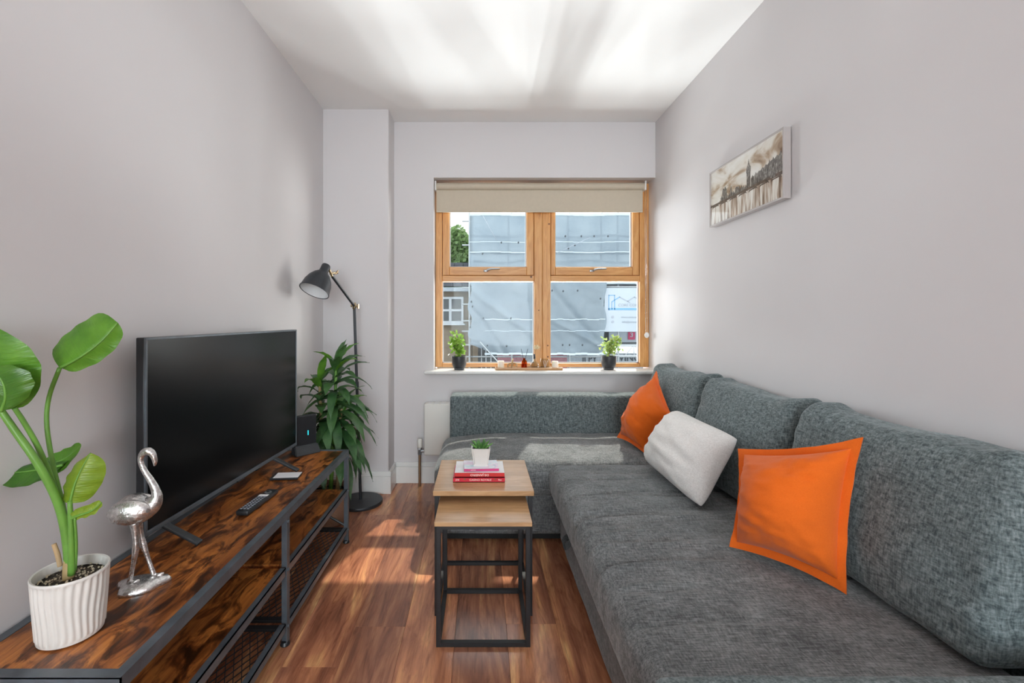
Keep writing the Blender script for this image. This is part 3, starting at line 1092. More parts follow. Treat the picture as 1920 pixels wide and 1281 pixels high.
# middle shelf boards, one per bay
for a, b_ in ((SY0 + .02, SYM - .013), (SYM + .013, SY1 - .02)):
    bx('shelf_board', 'rustic_board', st, SX0 + .010, SX1 - .024, a, b_, .268, .285)
    bm = BM()
    box(bm, SX1 - .024, SX1 - .004, a, b_, .282, .286); box(bm, SX1 - .007, SX1 - .004, a, b_, .258, .286)
    obj('shelf_rail', bm, 'gunmetal', st)
    # wire mesh bottom shelf
    bm = BM()
    box(bm, SX1 - .026, SX1 - .004, a, b_, .078, .082); box(bm, SX1 - .007, SX1 - .004, a, b_, .055, .082)
    obj('mesh_rail', bm, 'gunmetal', st)
    bm = BM()
    box(bm, SX0 + .004, SX0 + .024, a, b_, .078, .082)
    obj('mesh_rail', bm, 'gunmetal', st)
    for yy in (a, b_ - .022):
        bm = BM(); box(bm, SX0 + .02, SX1 - .02, yy, yy + .022, .070, .080)
        obj('mesh_rail', bm, 'black_metal', st)
    bm = BM()
    dx, dy = .026, .052
    xx0, xx1 = SX0 + .022, SX1 - .024
    def seg(p, q):
        # clip to the shelf
        (xa, ya), (xb_, yb_) = p, q
        if max(ya, yb_) > b_ - .012 or min(ya, yb_) < a + .012 or min(xa, xb_) < xx0 - .001 or max(xa, xb_) > xx1 + .001:
            return
        d = Vector((xb_ - xa, yb_ - ya, 0)); n_ = Vector((-d.y, d.x, 0)).normalized() * .0013
        A, B = Vector((xa, ya, .076)), Vector((xb_, yb_, .076))
        vs_ = [bm.verts.new(A + n_), bm.verts.new(A - n_), bm.verts.new(B - n_), bm.verts.new(B + n_)]
        vt = [bm.verts.new(v.co + Vector((0, 0, .0024))) for v in vs_]
        bm.faces.new(vt); bm.faces.new(vs_[::-1])
        for k in range(4):
            bm.faces.new((vs_[k], vs_[(k + 1) % 4], vt[(k + 1) % 4], vt[k]))
    ni = int((xx1 - xx0) / (dx / 2)); nj = int((b_ - a) / (dy / 2))
    for i in range(ni):
        for j in range(nj):
            X_, Y_ = xx0 + i * dx / 2, a + .012 + j * dy / 2
            if (i + j) % 2 == 0:
                seg((X_, Y_), (X_ + dx / 2, Y_ + dy / 2))
            else:
                seg((X_, Y_ + dy / 2), (X_ + dx / 2, Y_))
    o = obj('wire_mesh', bm, 'black_metal', st)
    o['kind'] = 'stuff'
# end frames with a diagonal brace
for yy in (SY0 + .004, SY1 - .010):
    bm = BM()
    box(bm, SX0 + .01, SX1 - .01, yy, yy + .006, .060, .078)
    obj('end_rail', bm, 'black_metal', st)
    bm = BM()
    tube(bm, [(SX0 + .02, yy + .003, .27), (SX1 - .012, yy + .003, .085)], .0065, 8)
    obj('brace', bm, 'black_metal', st)
    bm = BM()
    tube(bm, [(SX0 + .02, yy + .005, .085), (SX1 - .012, yy + .005, .27)], .0055, 8)
    obj('brace', bm, 'black_metal', st)

# ------------------------------------------------------------------ television
tvA, tvB = Vector((-.985, 1.345, 0)), Vector((-.933, 2.322, 0))
dirv = (tvB - tvA).normalized()
nrm = Vector((dirv.y, -dirv.x, 0))        # towards the room
tv = thing('television', 'black flat-screen television standing on the rustic stand', 'television', ((tvA + tvB) / 2 + Vector((0, 0, SZ))))
TW = (tvB - tvA).length
TZ0, TZ1 = .548, 1.133
def tvM(c):
    m = Matrix((dirv, nrm, Vector((0, 0, 1)))).transposed().to_4x4()
    m.translation = c
    return m
mid = (tvA + tvB) / 2
bm = BM()
obox(bm, tvM(mid + Vector((0, 0, (TZ0 + TZ1) / 2)) - nrm * .014), TW, .026, TZ1 - TZ0, .003)
obox(bm, tvM(mid + Vector((0, 0, TZ0 + .15)) - nrm * .042), TW * .72, .034, .26, .008)
obj('housing', bm, 'black_plastic', tv)
bm = BM()
obox(bm, tvM(mid + Vector((0, 0, (TZ0 + TZ1) / 2 + .004)) + nrm * .0005), TW - .016, .002, TZ1 - TZ0 - .022)
obj('screen', bm, 'tv_screen', tv)
bm = BM()
e = .0075
obox(bm, tvM(mid + Vector((0, 0, TZ1 - e / 2)) + nrm * .001), TW, .006, e, .001)
obox(bm, tvM(mid + Vector((0, 0, TZ0 + .007)) + nrm * .001), TW, .007, .014, .001)
for s in (-1, 1):
    obox(bm, tvM(mid + dirv * s * (TW / 2 - e / 2) + Vector((0, 0, (TZ0 + TZ1) / 2)) + nrm * .001), e, .006, TZ1 - TZ0, .001)
obj('bezel', bm, 'gunmetal', tv)
bm = BM()
obox(bm, tvM(mid + Vector((0, 0, TZ0 - .003)) + nrm * .001), .045, .008, .007, .001)
obj('sensor_tab', bm, 'black_plastic', tv)
for y_ in (1.425, 2.10):
    f = (y_ - tvA.y) / (tvB.y - tvA.y)
    c = tvA.lerp(tvB, f) - nrm * .014
    for s in (1, -1):
        tip = c + nrm * (.125 if s > 0 else -.066) + Vector((0, 0, SZ + .0065))
        topp = c + nrm * .006 * s + Vector((0, 0, TZ0 + .004))
        bm = BM()
        d = (tip - topp)
        Mx = frame_M((tip + topp) / 2, d, dirv)
        obox(bm, Mx, d.length + .006, .026, .010, .003)
        obj('stand_leg', bm, 'dark_plastic', tv)

# ------------------------------------------------------------------ things on the stand
# wireless hub at the end behind the television
hub = thing('wireless_hub', 'black upright wireless hub with a cyan light at the far end of the stand', 'router', (-.905, 2.378, SZ))
hd = Vector((.110, .115, 0)).normalized(); hn = Vector((hd.y, -hd.x, 0))
def hM(c):
    m = Matrix((hd, hn, Vector((0, 0, 1)))).transposed().to_4x4(); m.translation = c; return m
hc = Vector((-.905, 2.378, SZ))
bm = BM()
obox(bm, hM(hc + Vector((0, 0, .115)) - hn * .012), .120, .024, .165, .006)
obj('body', bm, 'black_plastic', hub)
bm = BM()
# wedge-shaped foot
p = [(-.066, -.030, 0), (.066, -.030, 0), (.066, .036, 0), (-.066, .036, 0), (-.062, -.026, .045), (.062, -.026, .045), (.062, .010, .045), (-.062, .010, .045)]
vv = [bm.verts.new(hM(hc) @ Vector(q)) for q in p]
for f in ((0, 1, 2, 3), (4, 5, 6, 7), (0, 1, 5, 4), (1, 2, 6, 5), (2, 3, 7, 6), (3, 0, 4, 7)):
    bm.faces.new([vv[k] for k in f])
bmesh.ops.bevel(bm, geom=bm.edges[:], offset=.004, segments=2, affect='EDGES')
obj('foot', bm, 'dark_plastic', hub)
bm = BM()
obox(bm, hM(hc + Vector((0, 0, .105)) + hn * .0008 + hd * .012), .004, .001, .024)
obj('status_light', bm, 'status_light', hub)

# remote
rm = thing('remote_control', 'black remote control lying on the stand in front of the screen', 'remote control', (-.835, 1.725, SZ + .001))
ra = math.radians(-4)
def rM(x_, y_, z_):
    return Matrix.Translation((-.835, 1.725, SZ + .001)) @ Matrix.Rotation(ra, 4, 'Z') @ Matrix.Translation((x_, y_, z_))
bm = BM(); obox(bm, rM(0, 0, .010), .046, .215, .018, .006)
obj('body', bm, 'black_plastic', rm, True, angle=40)
bm = BM(); obox(bm, rM(0, .036, .0196), .036, .016, .0012, .0004)
obj('button', bm, 'paper_white', rm)
base = None
for i in range(3):
    for j in range(9):
        yy = -.088 + j * .0135
        if base is None:
            bm = BM(); obox(bm, Matrix.Rotation(ra, 4, 'Z'), .0075, .006, .0016, .0005)
            bmesh.ops.recalc_face_normals(bm, faces=bm.faces)
            base = bpy.data.meshes.new('button'); bm.to_mesh(base); bm.free(); base.materials.append(MATS['print_grey'])
        o = bpy.data.objects.new('button', base); COL.objects.link(o); o.parent = rm
        o.location = rM((i - 1) * .0125, yy, .0196).translation - rm.location
bm = BM(); lathe(bm, [(.0135, 0), (.0135, .0018), (.006, .0022)], seg=20, M=rM(0, .068, .0188))
obj('direction_pad', bm, 'aluminium', rm, True, angle=35)
bm = BM(); lathe(bm, [(.006, 0), (.006, .0012)], seg=14, M=rM(0, .068, .0208))
obj('button', bm, 'black_plastic', rm)

# small flat case with a white card on it
cs = thing('card_case', 'small black case with a white card lying by the far television leg', 'card', (-.845, 2.02, SZ + .001))
bm = BM(); obox(bm, Matrix.Translation((-.853, 2.015, SZ + .006)) @ Matrix.Rotation(.10, 4, 'Z'), .118, .070, .010, .002)
obj('case', bm, 'black_plastic', cs)
bm = BM(); obox(bm, Matrix.Translation((-.845, 2.013, SZ + .0122)) @ Matrix.Rotation(.10, 4, 'Z'), .104, .066, .0016, .0004)
obj('card', bm, 'paper_white', cs)

# silver flamingo
fm = thing('flamingo_figurine', 'silver flamingo figurine standing in front of the television', 'figurine', (-.885, 1.197, SZ))
FX, FY = -.885, 1.197
def fp(a, z, d=0):    # a along the bird (to the room and away), d across
    dv = Vector((.96, .28, 0)); cv = Vector((-.28, .96, 0))
    return Vector((FX, FY, SZ)) + dv * a + cv * d + Vector((0, 0, z))
bm = BM()
prof = []
for k in range(26):
    a = 2 * math.pi * k / 26
    r = .050 * (1 + .13 * math.sin(3 * a + .6) + .07 * math.sin(5 * a))
    prof.append((r * 1.12 * math.cos(a), r * .85 * math.sin(a)))
rings = []
for sc_, z in ((1.0, 0), (1.02, .006), (.92, .014), (.6, .019), (.2, .021)):
    rings.append([bm.verts.new(fp(px_ * sc_, z, py_ * sc_)) for px_, py_ in prof])
for i in range(len(rings) - 1):
    for k in range(26):
        bm.faces.new((rings[i][k], rings[i][(k + 1) % 26], rings[i + 1][(k + 1) % 26], rings[i + 1][k]))
bm.faces.new(rings[0][::-1]); bm.faces.new(rings[-1])
obj('base', bm, 'hammered_silver', fm, True, angle=60)
bm = BM()    # body, neck and head in one sweep
path = [fp(-.058, .172), fp(-.054, .180), fp(-.040, .193), (fp(-.018, .203)), fp(.006, .205), fp(.024, .212), fp(.034, .228), fp(.033, .246), fp(.024, .270),
        fp(.010, .296), fp(.001, .318), fp(-.001, .336), fp(.005, .348), fp(.015, .352), fp(.024, .346), fp(.029, .334), fp(.031, .322), fp(.030, .312)]
rads = [.004, .019, .033, .040, .035, .024, .015, .0105, .0085, .0072, .0066, .0070, .0092, .0105, .0088, .0070, .0055, .002]
pts = spline(path, 4)
rr = []
for i in range(len(rads) - 1):
    for k in range(4):
        rr.append(rads[i] + (rads[i + 1] - rads[i]) * k / 4)
rr.append(rads[-1])
tube(bm, pts, rr, 16)
obj('body', bm, 'hammered_silver', fm, True)
for s, foot in ((1, .026), (-1, -.022)):
    bm = BM()     # folded wing
    bmesh.ops.create_uvsphere(bm, u_segments=18, v_segments=12, radius=1,
        matrix=frame_M(fp(-.018, .205, .024 * s), fp(1, 0) - fp(0, 0), fp(0, 0, 1) - fp(0, 0)) @ Matrix.Rotation(math.radians(0), 4, 'Y') @ Matrix.Diagonal((.048, .018, .032, 1)))
    obj('wing', bm, 'hammered_silver', fm, True)
    bm = BM()
    top = fp(-.012, .178, .010 * s)
    knee = fp(-.006 + (.006 if s > 0 else -.002), .105, .012 * s)
    ft = fp(foot, .018, .010 * s)
    tube(bm, spline([top, knee, ft], 5), [.012, .011, .009, .0072, .0068, .0085, .0068, .0055, .0052, .0056, .007], 10)
    tube(bm, [ft, ft + (fp(.022, 0) - fp(0, 0)) + Vector((0, 0, .003))], [.007, .004], 8)
    obj('leg', bm, 'hammered_silver', fm, True)

# ------------------------------------------------------------------ bird-of-paradise plant in a ribbed pot
PX, PY = -.910, 1.020
pl = thing('potted_plant', 'broad-leaved green plant in a ribbed white pot on the stand', 'potted plant', (PX, PY, SZ))
bm = BM()
def rib(a, z):
    if z < .012 or z > .134:
        return 0
    k = math.cos(30 * a + 2.2 * math.sin(z * 42 + 3 * math.sin(a)) * .5)
    return .020 * (abs(k) ** .8 * math.copysign(1, k))
prof = [(.052, 0), (.058, .003), (.059, .010)] + [(.0595 + .0075 * t / 16, .012 + .122 * t / 16) for t in range(17)] + [(.0685, .136), (.0690, .140), (.0675, .1425), (.0640, .1415), (.0628, .136), (.0605, .116)]
lathe(bm, prof, PX, PY, SZ, 240, rib=rib)
obj('pot', bm, 'pot_white', pl, True, angle=50)
bm = BM()
for i in range(9):
    pass
lathe(bm, [(.001, .124), (.03, .1235), (.0612, .1215)], PX, PY, SZ, 40)
obj('soil', bm, 'potting_mix', pl, True)
bm = BM()
for k in range(150):
    a = random.uniform(0, 6.283); r = .058 * math.sqrt(random.random())
    s = random.uniform(.0012, .0028)
    bmesh.ops.create_icosphere(bm, subdivisions=1, radius=s, matrix=Matrix.Translation((PX + r * math.cos(a), PY + r * math.sin(a), SZ + .1245)))
o = obj('soil_grit', bm, 'perlite', pl); o['kind'] = 'stuff'

def wpt(px_, py_, y_):
    """room point lying on a sight line, used when laying out from measured angles"""
    s = 860.0 / y_
    return Vector(((px_ - 900.7) / s, y_, CAMZ - (py_ - 597) / s))

def broad_leaf(rib_pts, sideA, sideB, wA, wB, mat, name='leaf', nA=7, curlA=.3, curlB=.3, wav=.0018, seed=0, tip=.9, thick=.0012, wpow=.5):
    rib_pts = [Vector(p) for p in rib_pts]
    n = len(rib_pts)
    sA, sB = Vector(sideA).normalized(), Vector(sideB).normalized()
    bm = BM()
    uvl = bm.loops.layers.uv.new('UVMap')
    rows = []
    for i, p in enumerate(rib_pts):
        t = i / (n - 1)
        wp = (math.sin(math.pi * min(1, t * .93 + .06)) ** wpow) if t < 1 else 0.02
        if t > tip:
            wp *= max(.02, 1 - ((t - tip) / (1 - tip)) ** 2 * .95)
        tang = (rib_pts[min(i + 1, n - 1)] - rib_pts[max(i - 1, 0)]).normalized()
        row_ = []
        for k in range(nA, 0, -1):
            f = k / nA
            nn = tang.cross(sA).normalized()
            row_.append((p + sA * wA * wp * f * (1 - .12 * f) + nn * curlA * wA * f * f * wp + nn * wav * math.sin(t * 26 + seed) * f, -f, t))
        row_.append((p, 0, t))
        for k in range(1, nA + 1):
            f = k / nA
            nn = tang.cross(sB).normalized()
            row_.append((p + sB * wB * wp * f * (1 - .12 * f) - nn * curlB * wB * f * f * wp + nn * wav * math.sin(t * 24 + seed * 2) * f, f, t))
        rows.append([(bm.verts.new(q), u_, t_) for q, u_, t_ in row_])
    for i in range(n - 1):
        for k in range(2 * nA):
            quad = (rows[i][k], rows[i][k + 1], rows[i + 1][k + 1], rows[i + 1][k])
            f = bm.faces.new([q[0] for q in quad])
            for lp, q in zip(f.loops, quad):
                lp[uvl].uv = (q[2], abs(q[1]))
    return bm

def strel_leaf(parent, rib_px, sideA, sideB, wA, wB, mat, seed, **kw):
    pts = spline([wpt(*p) for p in rib_px], 7)
    bm = broad_leaf(pts, sideA, sideB, wA, wB, mat, seed=seed, **kw)
    lf = obj('leaf', bm, mat, parent, True)
    bm = BM()
    tube(bm, pts, [.0034 * (1 - .8 * i / len(pts)) for i in range(len(pts))], 7)
    obj('midrib', bm, 'stem_green', lf, True)
    return lf
# tall leaf seen from the side, upper right
strel_leaf(pl, [(112, 690, 1.02), (150, 670, 1.025), (190, 640, 1.035), (221, 605, 1.045)], (-.72, .20, .66), (.45, .75, -.40), .104, .036, 'leaf_banana', 1, curlA=-.22, curlB=.2, tip=.80, wpow=.36)
# large leaf cut by the frame edge
strel_leaf(pl, [(4, 770, .955), (-6, 720, .945), (-24, 665, .935), (-60, 610, .93)], (.95, .15, .12), (-.4, -.6, .2), .090, .060, 'leaf_banana', 2, curlA=.10, curlB=.2)
strel_leaf(pl, [(2, 772, .93), (10, 745, .925), (4, 715, .92), (-20, 690, .915)], (.85, -.15, .28), (-.5, -.4, .4), .055, .05, 'leaf_banana_dark', 3, curlA=.35)
# low leaf spreading towards the wall
strel_leaf(pl, [(118, 872, 1.075), (90, 878, 1.07), (50, 884, 1.06), (10, 888, 1.05)], (.25, .55, .42), (-.1, -.5, -.62), .050, .050, 'leaf_banana_dark', 4, curlA=.2, curlB=-.25)
strel_leaf(pl, [(60, 884, 1.08), (95, 872, 1.085), (125, 858, 1.09), (152, 836, 1.10)], (-.2, .5, .5), (.3, -.3, -.75), .030, .038, 'leaf_banana', 5, curlA=.2)
# upright young leaf
strel_leaf(pl, [(131, 944, 1.0), (138, 915, 1.0), (150, 885, 1.005), (170, 849, 1.015)], (-.95, .20, -.05), (.90, .35, -.10), .052, .052, 'leaf_banana_young', 6, curlA=-.25, curlB=-.25, tip=.72, wpow=.4)
# narrow little leaf
strel_leaf(pl, [(134, 972, 1.0), (150, 966, 1.0), (172, 958, 1.005), (191, 942, 1.01)], (-.2, .2, .9), (.1, .6, -.5), .018, .012, 'leaf_banana_young', 7)

def stalk(pts_px, rads, mat='stem_green', name='stalk'):
    pts = spline([wpt(*p) for p in pts_px], 5)
    n = len(pts)
    rr = []
    for i in range(n):
        t = i / (n - 1) * (len(rads) - 1)
        k = min(int(t), len(rads) - 2)
        rr.append(rads[k] + (rads[k + 1] - rads[k]) * (t - k))
    bm = BM(); tube(bm, pts, rr, 10)
    return obj(name, bm, mat, pl, True)
stalk([(131, 1075, 1.02), (126, 1010, 1.015), (108, 940, 1.0), (70, 868, .975), (28, 808, .96), (2, 770, .95)], [.0105, .0095, .008, .007, .006])
stalk([(128, 1060, 1.025), (118, 985, 1.02), (98, 905, 1.01), (72, 840, .99), (45, 792, .97), (27, 765, .955)], [.007, .006, .005, .0045])
stalk([(128, 1040, 1.03), (120, 960, 1.03), (101, 880, 1.025), (88, 800, 1.02), (92, 745, 1.02), (112, 690, 1.02)], [.006, .005, .0045, .0045])
stalk([(134, 1078, 1.01), (134, 1010, 1.005), (131, 940, 1.0)], [.007, .006, .0045], 'stem_green')
stalk([(140, 1070, 1.015), (143, 1020, 1.01), (140, 968, 1.0)], [.004, .003, .0025])
stalk([(128, 1085, 1.015), (126, 1060, 1.015), (128, 1030, 1.018)], [.011, .008, .004], 'stem_tan')
stalk([(113, 1062, 1.03), (108, 1040, 1.03), (101, 1020, 1.03)], [.005, .005, .0045], 'stick_wood', 'cut_stalk')

# ------------------------------------------------------------------ floor lamp
lp = thing('floor_lamp', 'black reading floor lamp with domed shade beside the pillar', 'floor lamp', (-.772, 2.955, 0))
LX, LY = -.772, 2.955
bm = BM(); lathe(bm, [(.138, 0), (.140, .004), (.140, .016), (.137, .020), (.05, .0215), (.014, .026)], LX, LY, 0, 48)
obj('base', bm, 'lamp_black', lp, True, angle=40)
jt = Vector((-.812, 2.955, 1.268))
bm = BM(); tube(bm, [(LX, LY, .02), jt], .0095, 12)
obj('pole', bm, 'lamp_black', lp, True, angle=40)
bm = BM(); tube(bm, [Vector((LX, LY, .02)).lerp(jt, .58), Vector((LX, LY, .02)).lerp(jt, .61)], .013, 12)
obj('collar', bm, 'lamp_black', lp, True, angle=40)
hd_ = Vector((-.873, 2.700, 1.438))
bm = BM(); tube(bm, [jt, hd_], .0085, 12)
obj('arm', bm, 'lamp_black', lp, True, angle=40)
bm = BM()
tube(bm, [jt + Vector((-.022, 0, .004)), jt + Vector((.026, 0, .0))], .009, 10)
tube(bm, [jt + Vector((.0, -.018, -.015)), jt + Vector((.0, .018, .018))], .008, 10)
tube(bm, [jt + Vector((.024, 0, .014)), jt + Vector((.024, 0, -.016))], .006, 8)
obj('joint', bm, 'brass', lp, True, angle=40)
capP, rimP = Vector((-.894, 2.668, 1.500)), Vector((-.938, 2.592, 1.346))
ax = (rimP - capP).normalized()
Mx = frame_M(capP, ax.orthogonal(), ax.cross(ax.orthogonal()))
L_ = (rimP - capP).length
prof = [(.002, 0), (.022, .001), (.0255, .008), (.0255, .040), (.029, .052), (.048, .070), (.066, .098), (.077, .130), (.0825, L_ - .006), (.086, L_), (.086, L_ + .004), (.0805, L_ + .002)]
bm = BM(); lathe(bm, prof, seg=40, M=Mx, closed=False)
sh = obj('shade', bm, 'lamp_black', lp, True, angle=60)
inn = [(.0805, L_ + .002), (.079, L_ - .008), (.0735, .130), (.062, .098), (.044, .072), (.02, .058), (.002, .056)]
bm = BM(); lathe(bm, inn, seg=40, M=Mx, closed=False)
obj('reflector', bm, 'lamp_inside', sh, True)
bm = BM(); lathe(bm, [(.010, .06), (.016, .075), (.026, .105), (.027, .120), (.02, .136), (.002, .142)], seg=24, M=Mx)
obj('bulb', bm, 'candle_wax', sh, True)
bm = BM()
tube(bm, [hd_, capP.lerp(rimP, .20) + Vector((.024, .012, .004))], .0075, 10)
tube(bm, [hd_ + Vector((-.014, -.004, .014)), hd_ + Vector((.034, .006, .022))], .007, 10)
tube(bm, [hd_ + Vector((.02, .0, .010)), hd_ + Vector((.036, 0, .034))], .005, 8)
obj('joint', bm, 'brass', lp, True, angle=40)

# ------------------------------------------------------------------ dracaena in a woven basket
DX, DY = -.890, 2.690
dr = thing('potted_dracaena', 'bushy dark green dracaena in a woven basket by the lamp', 'potted plant', (DX, DY, 0))
bm = BM()
lathe(bm, [(.090, 0), (.098, .01), (.112, .10), (.116, .185), (.120, .195), (.116, .204), (.108, .200), (.104, .170)], DX, DY, 0, 48, rib=lambda a, z: .018 * math.sin(24 * a + z * 300))
obj('basket', bm, 'basket_weave', dr, True)
bm = BM(); lathe(bm, [(.001, .176), (.105, .172)], DX, DY, 0, 30)
obj('soil', bm, 'soil_dark', dr, True)
trunks = [[(DX + .01, DY, .15), (DX + .03, DY - .01, .45), (DX + .045, DY - .02, .72), (DX + .05, DY - .02, .93)],
          [(DX - .03, DY + .02, .15), (DX - .035, DY + .01, .40), (DX - .045, DY, .62), (DX - .05, DY - .01, .84)],
          [(DX + .04, DY + .03, .15), (DX + .055, DY + .02, .34), (DX + .06, DY + .01, .52), (DX + .075, DY, .66)]]
tp = []
for k, t in enumerate(trunks):
    pts = spline(t, 6)
    bm = BM(); tube(bm, pts, [.013 - .006 * i / len(pts) for i in range(len(pts))], 10)
    obj('cane', bm, ['stem_green', 'stem_tan', 'stem_tan'][k], dr, True)
    tp.append(pts)
rnd = random.Random(21)
def dleaf(base, az, elev, length, width, droop, mat):
    pts = []
    p = Vector(base)
    d = Vector((math.cos(az) * math.cos(elev), math.sin(az) * math.cos(elev), math.sin(elev)))
    n = 10
    for i in range(n + 1):
        pts.append(p.copy())
        p = p + d * (length / n)
        d = (d + Vector((0, 0, -droop / n))).normalized()
    for q in pts:        # keep clear of walls and furniture
        q.x = max(q.x, XL + .012 + .02 * abs(q.z % .05))
        q.y = min(q.y, YC - .015)
        if q.y < 2.47 and q.z < .72:
            q.y = 2.47 + (q.y - 2.47) * .1
        if q.x < -.82 and q.y < 2.44:
            q.y = 2.44 + (q.y - 2.44) * .15
    side = Vector((-math.sin(az), math.cos(az), 0))
    sA = (side + Vector((0, 0, .32))).normalized(); sB = (-side + Vector((0, 0, .32))).normalized()
    bm = broad_leaf(pts, sA, sB, width / 2, width / 2, mat, nA=2, curlA=.1, curlB=-.1, wav=.002, seed=rnd.random() * 6, tip=.62, wpow=.6)
    return obj('leaf', bm, mat, dr, True)
ga = 2.399963
idx = 0
for ti, (n_, lo, hi) in enumerate(((44, .42, .99), (30, .40, .99), (22, .45, .99))):
    pts = tp[ti]
    for i in range(n_):
        f = lo + (hi - lo) * i / (n_ - 1)
        b_ = pts[min(int(f * (len(pts) - 1)), len(pts) - 1)]
        az = ga * idx + rnd.uniform(-.4, .4)
        # most leaves lean out into the room, away from the two walls
        if math.cos(az) < -.35 and rnd.random() < .45:
            az = math.pi - az
        t = i / (n_ - 1)
        elev = math.radians(0 + 68 * t ** 1.7 + rnd.uniform(-12, 12))
        length = rnd.uniform(.25, .35) * (1.0 - .32 * t)
        if math.cos(az) < 0:
            length *= .8
        droop = rnd.uniform(1.6, 2.6) * (1.15 - .6 * t)
        dleaf(b_, az, elev, length, rnd.uniform(.056, .076), droop, 'leaf_dracaena_new' if t > .85 and rnd.random() < .7 else 'leaf_dracaena')
        idx += 1
# long hanging leaves low on the room side
for az_d, z_, l_, w_ in ((-20, .50, .27, .05), (-55, .47, .28, .052), (15, .44, .26, .048), (-80, .50, .22, .045), (40, .40, .24, .045), (-35, .36, .22, .05)):
    dleaf((DX + .07, DY - .02, z_), math.radians(az_d), math.radians(-15), l_, w_, 3.6, 'leaf_dracaena')

# ------------------------------------------------------------------ nest of tables
def side_table(x0, x1, y0, y1, h, t, leg, label, front_bar, name):
    o = thing(name, label, 'side table', ((x0 + x1) / 2, (y0 + y1) / 2, 0))
    bx('tabletop', 'oak_veneer', o, x0, x1, y0, y1, h - t, h, .0015)
    ix0, ix1, iy0, iy1 = x0 + .006, x1 - .006, y0 + .006, y1 - .006
    for xa in (ix0, ix1 - leg):
        for ya in (iy0, iy1 - leg):
            bx('leg', 'black_metal', o, xa, xa + leg, ya, ya + leg, 0, h - t, .001)
    zt = h - t
    for za, zb, kind in ((zt - leg * .8, zt - .0005, 'top_rail'), (.001, leg, 'floor_rail')):
        for xa in (ix0, ix1 - leg):
            bx(kind, 'black_metal', o, xa, xa + leg, iy0 + leg, iy1 - leg, za, zb)
        if kind == 'top_rail' and front_bar or kind == 'floor_rail' and front_bar:
            bx(kind, 'black_metal', o, ix0 + leg, ix1 - leg, iy0, iy0 + leg, za, zb)
        bx(kind, 'black_metal', o, ix0 + leg, ix1 - leg, iy1 - leg, iy1, za, zb)
    return o
side_table(-.189, .214, 1.826, 2.228, .502, .020, .016, 'taller oak-topped table of the nest, with books on it', False, 'nesting_table')
side_table(-.166, .187, 1.652, 2.002, .455, .016, .0165, 'lower oak-topped table pulled out in front of the nest', True, 'nesting_table')

# books
TZ = .502
def book(name, x0, x1, y0, y1, z0, z1, cover, label, rot=0, text=None, tmat='print_pale', tsize=.011, flip=False, extra=None, topmat=None):
    cx, cy = (x0 + x1) / 2, (y0 + y1) / 2
    o = thing(name, label, 'book', (cx, cy, z0), 'books stacked on the taller table')
    R = Matrix.Translation((cx, cy, 0)) @ Matrix.Rotation(rot, 4, 'Z')
    hx, hy = (x1 - x0) / 2, (y1 - y0) / 2
    ct = .0018
    bm = BM(); obox(bm, R @ Matrix.Translation((0, .0015, (z0 + z1) / 2)), hx * 2 - .006, hy * 2 - .005, z1 - z0 - 2 * ct)
    obj('pages', bm, 'paper', o)
    bm = BM()
    obox(bm, R @ Matrix.Translation((0, 0, z0 + ct / 2)), hx * 2, hy * 2, ct)
    obox(bm, R @ Matrix.Translation((0, -hy + ct / 2, (z0 + z1) / 2)), hx * 2, ct, z1 - z0)
    if not topmat:
        obox(bm, R @ Matrix.Translation((0, 0, z1 - ct / 2)), hx * 2, hy * 2, ct)
    cv = obj('cover', bm, cover, o)
    if topmat:
        bm = BM(); obox(bm, R @ Matrix.Translation((0, 0, z1 - ct / 2)), hx * 2, hy * 2 - .0004, ct)
        obj('front_cover', bm, topmat, o)
    if text:
        for s, mat_, fx, sz in text:
            Mt = R @ frame_M((fx, -hy - .0003, (z0 + z1) / 2), (1, 0, 0), (0, 0, 1))
            if flip:
                Mt = Mt @ Matrix.Rotation(math.pi, 4, 'Z')
            text_obj(s, sz, mat_, cv, Mt, 'spine_lettering', True, 1.15)
    return o
book('book', -.115, .103, 1.922, 2.082, TZ + .0005, TZ + .0205, 'book_crimson', 'crimson paperback at the bottom of the stack', 0,
     [('CASINO ROYALE', 'print_pale', .006, .0105), ('JDE', 'print_pale', -.090, .009), ('Pan', 'print_pale', .088, .009), ('*', 'print_green', -.060, .016), ('*', 'print_green', .068, .016)])
book('book', -.108, .101, 1.926, 2.086, TZ + .021, TZ + .0385, 'book_red', 'red paperback with a white front, second in the stack', 0,
     [('DE-JANEIRO', 'print_pale', .0, .0125)], topmat='paper_white', flip=True)
b3 = book('book', -.072, .076, 1.945, 2.065, TZ + .039, TZ + .049, 'book_pink', 'thin pastel booklet with a pink spine on top of the stack', .05,
     [('LIVING', 'print_pale', -.035, .006)], topmat='pastel_cover')

# succulent
sp = thing('potted_succulent', 'small spiky green succulent in a square white pot on the books', 'potted plant', (.002, 2.006, TZ + .049))
SXC, SYC, SZC = .002, 2.006, TZ + .0495
bm = BM()
def sq(h, z):
    return [Vector((SXC + sx * h, SYC + sy * h, SZC + z)) for sx, sy in ((-1, -1), (1, -1), (1, 1), (-1, 1))]
levels = [(.030, 0), (.031, .010), (.0315, .0101), (.041, .078), (.036, .078), (.034, .062)]
rings = [[bm.verts.new(p) for p in sq(h, z)] for h, z in levels]
for i in range(len(rings) - 1):
    for k in range(4):
        bm.faces.new((rings[i][k], rings[i][(k + 1) % 4], rings[i + 1][(k + 1) % 4], rings[i + 1][k]))
bm.faces.new(rings[0][::-1]); bm.faces.new(rings[-1])
vert_e = [e for e in bm.edges if abs(e.verts[0].co.z - e.verts[1].co.z) > .02]
bmesh.ops.bevel(bm, geom=vert_e, offset=.006, segments=3, affect='EDGES')
obj('pot', bm, 'pot_white', sp, True, angle=40)
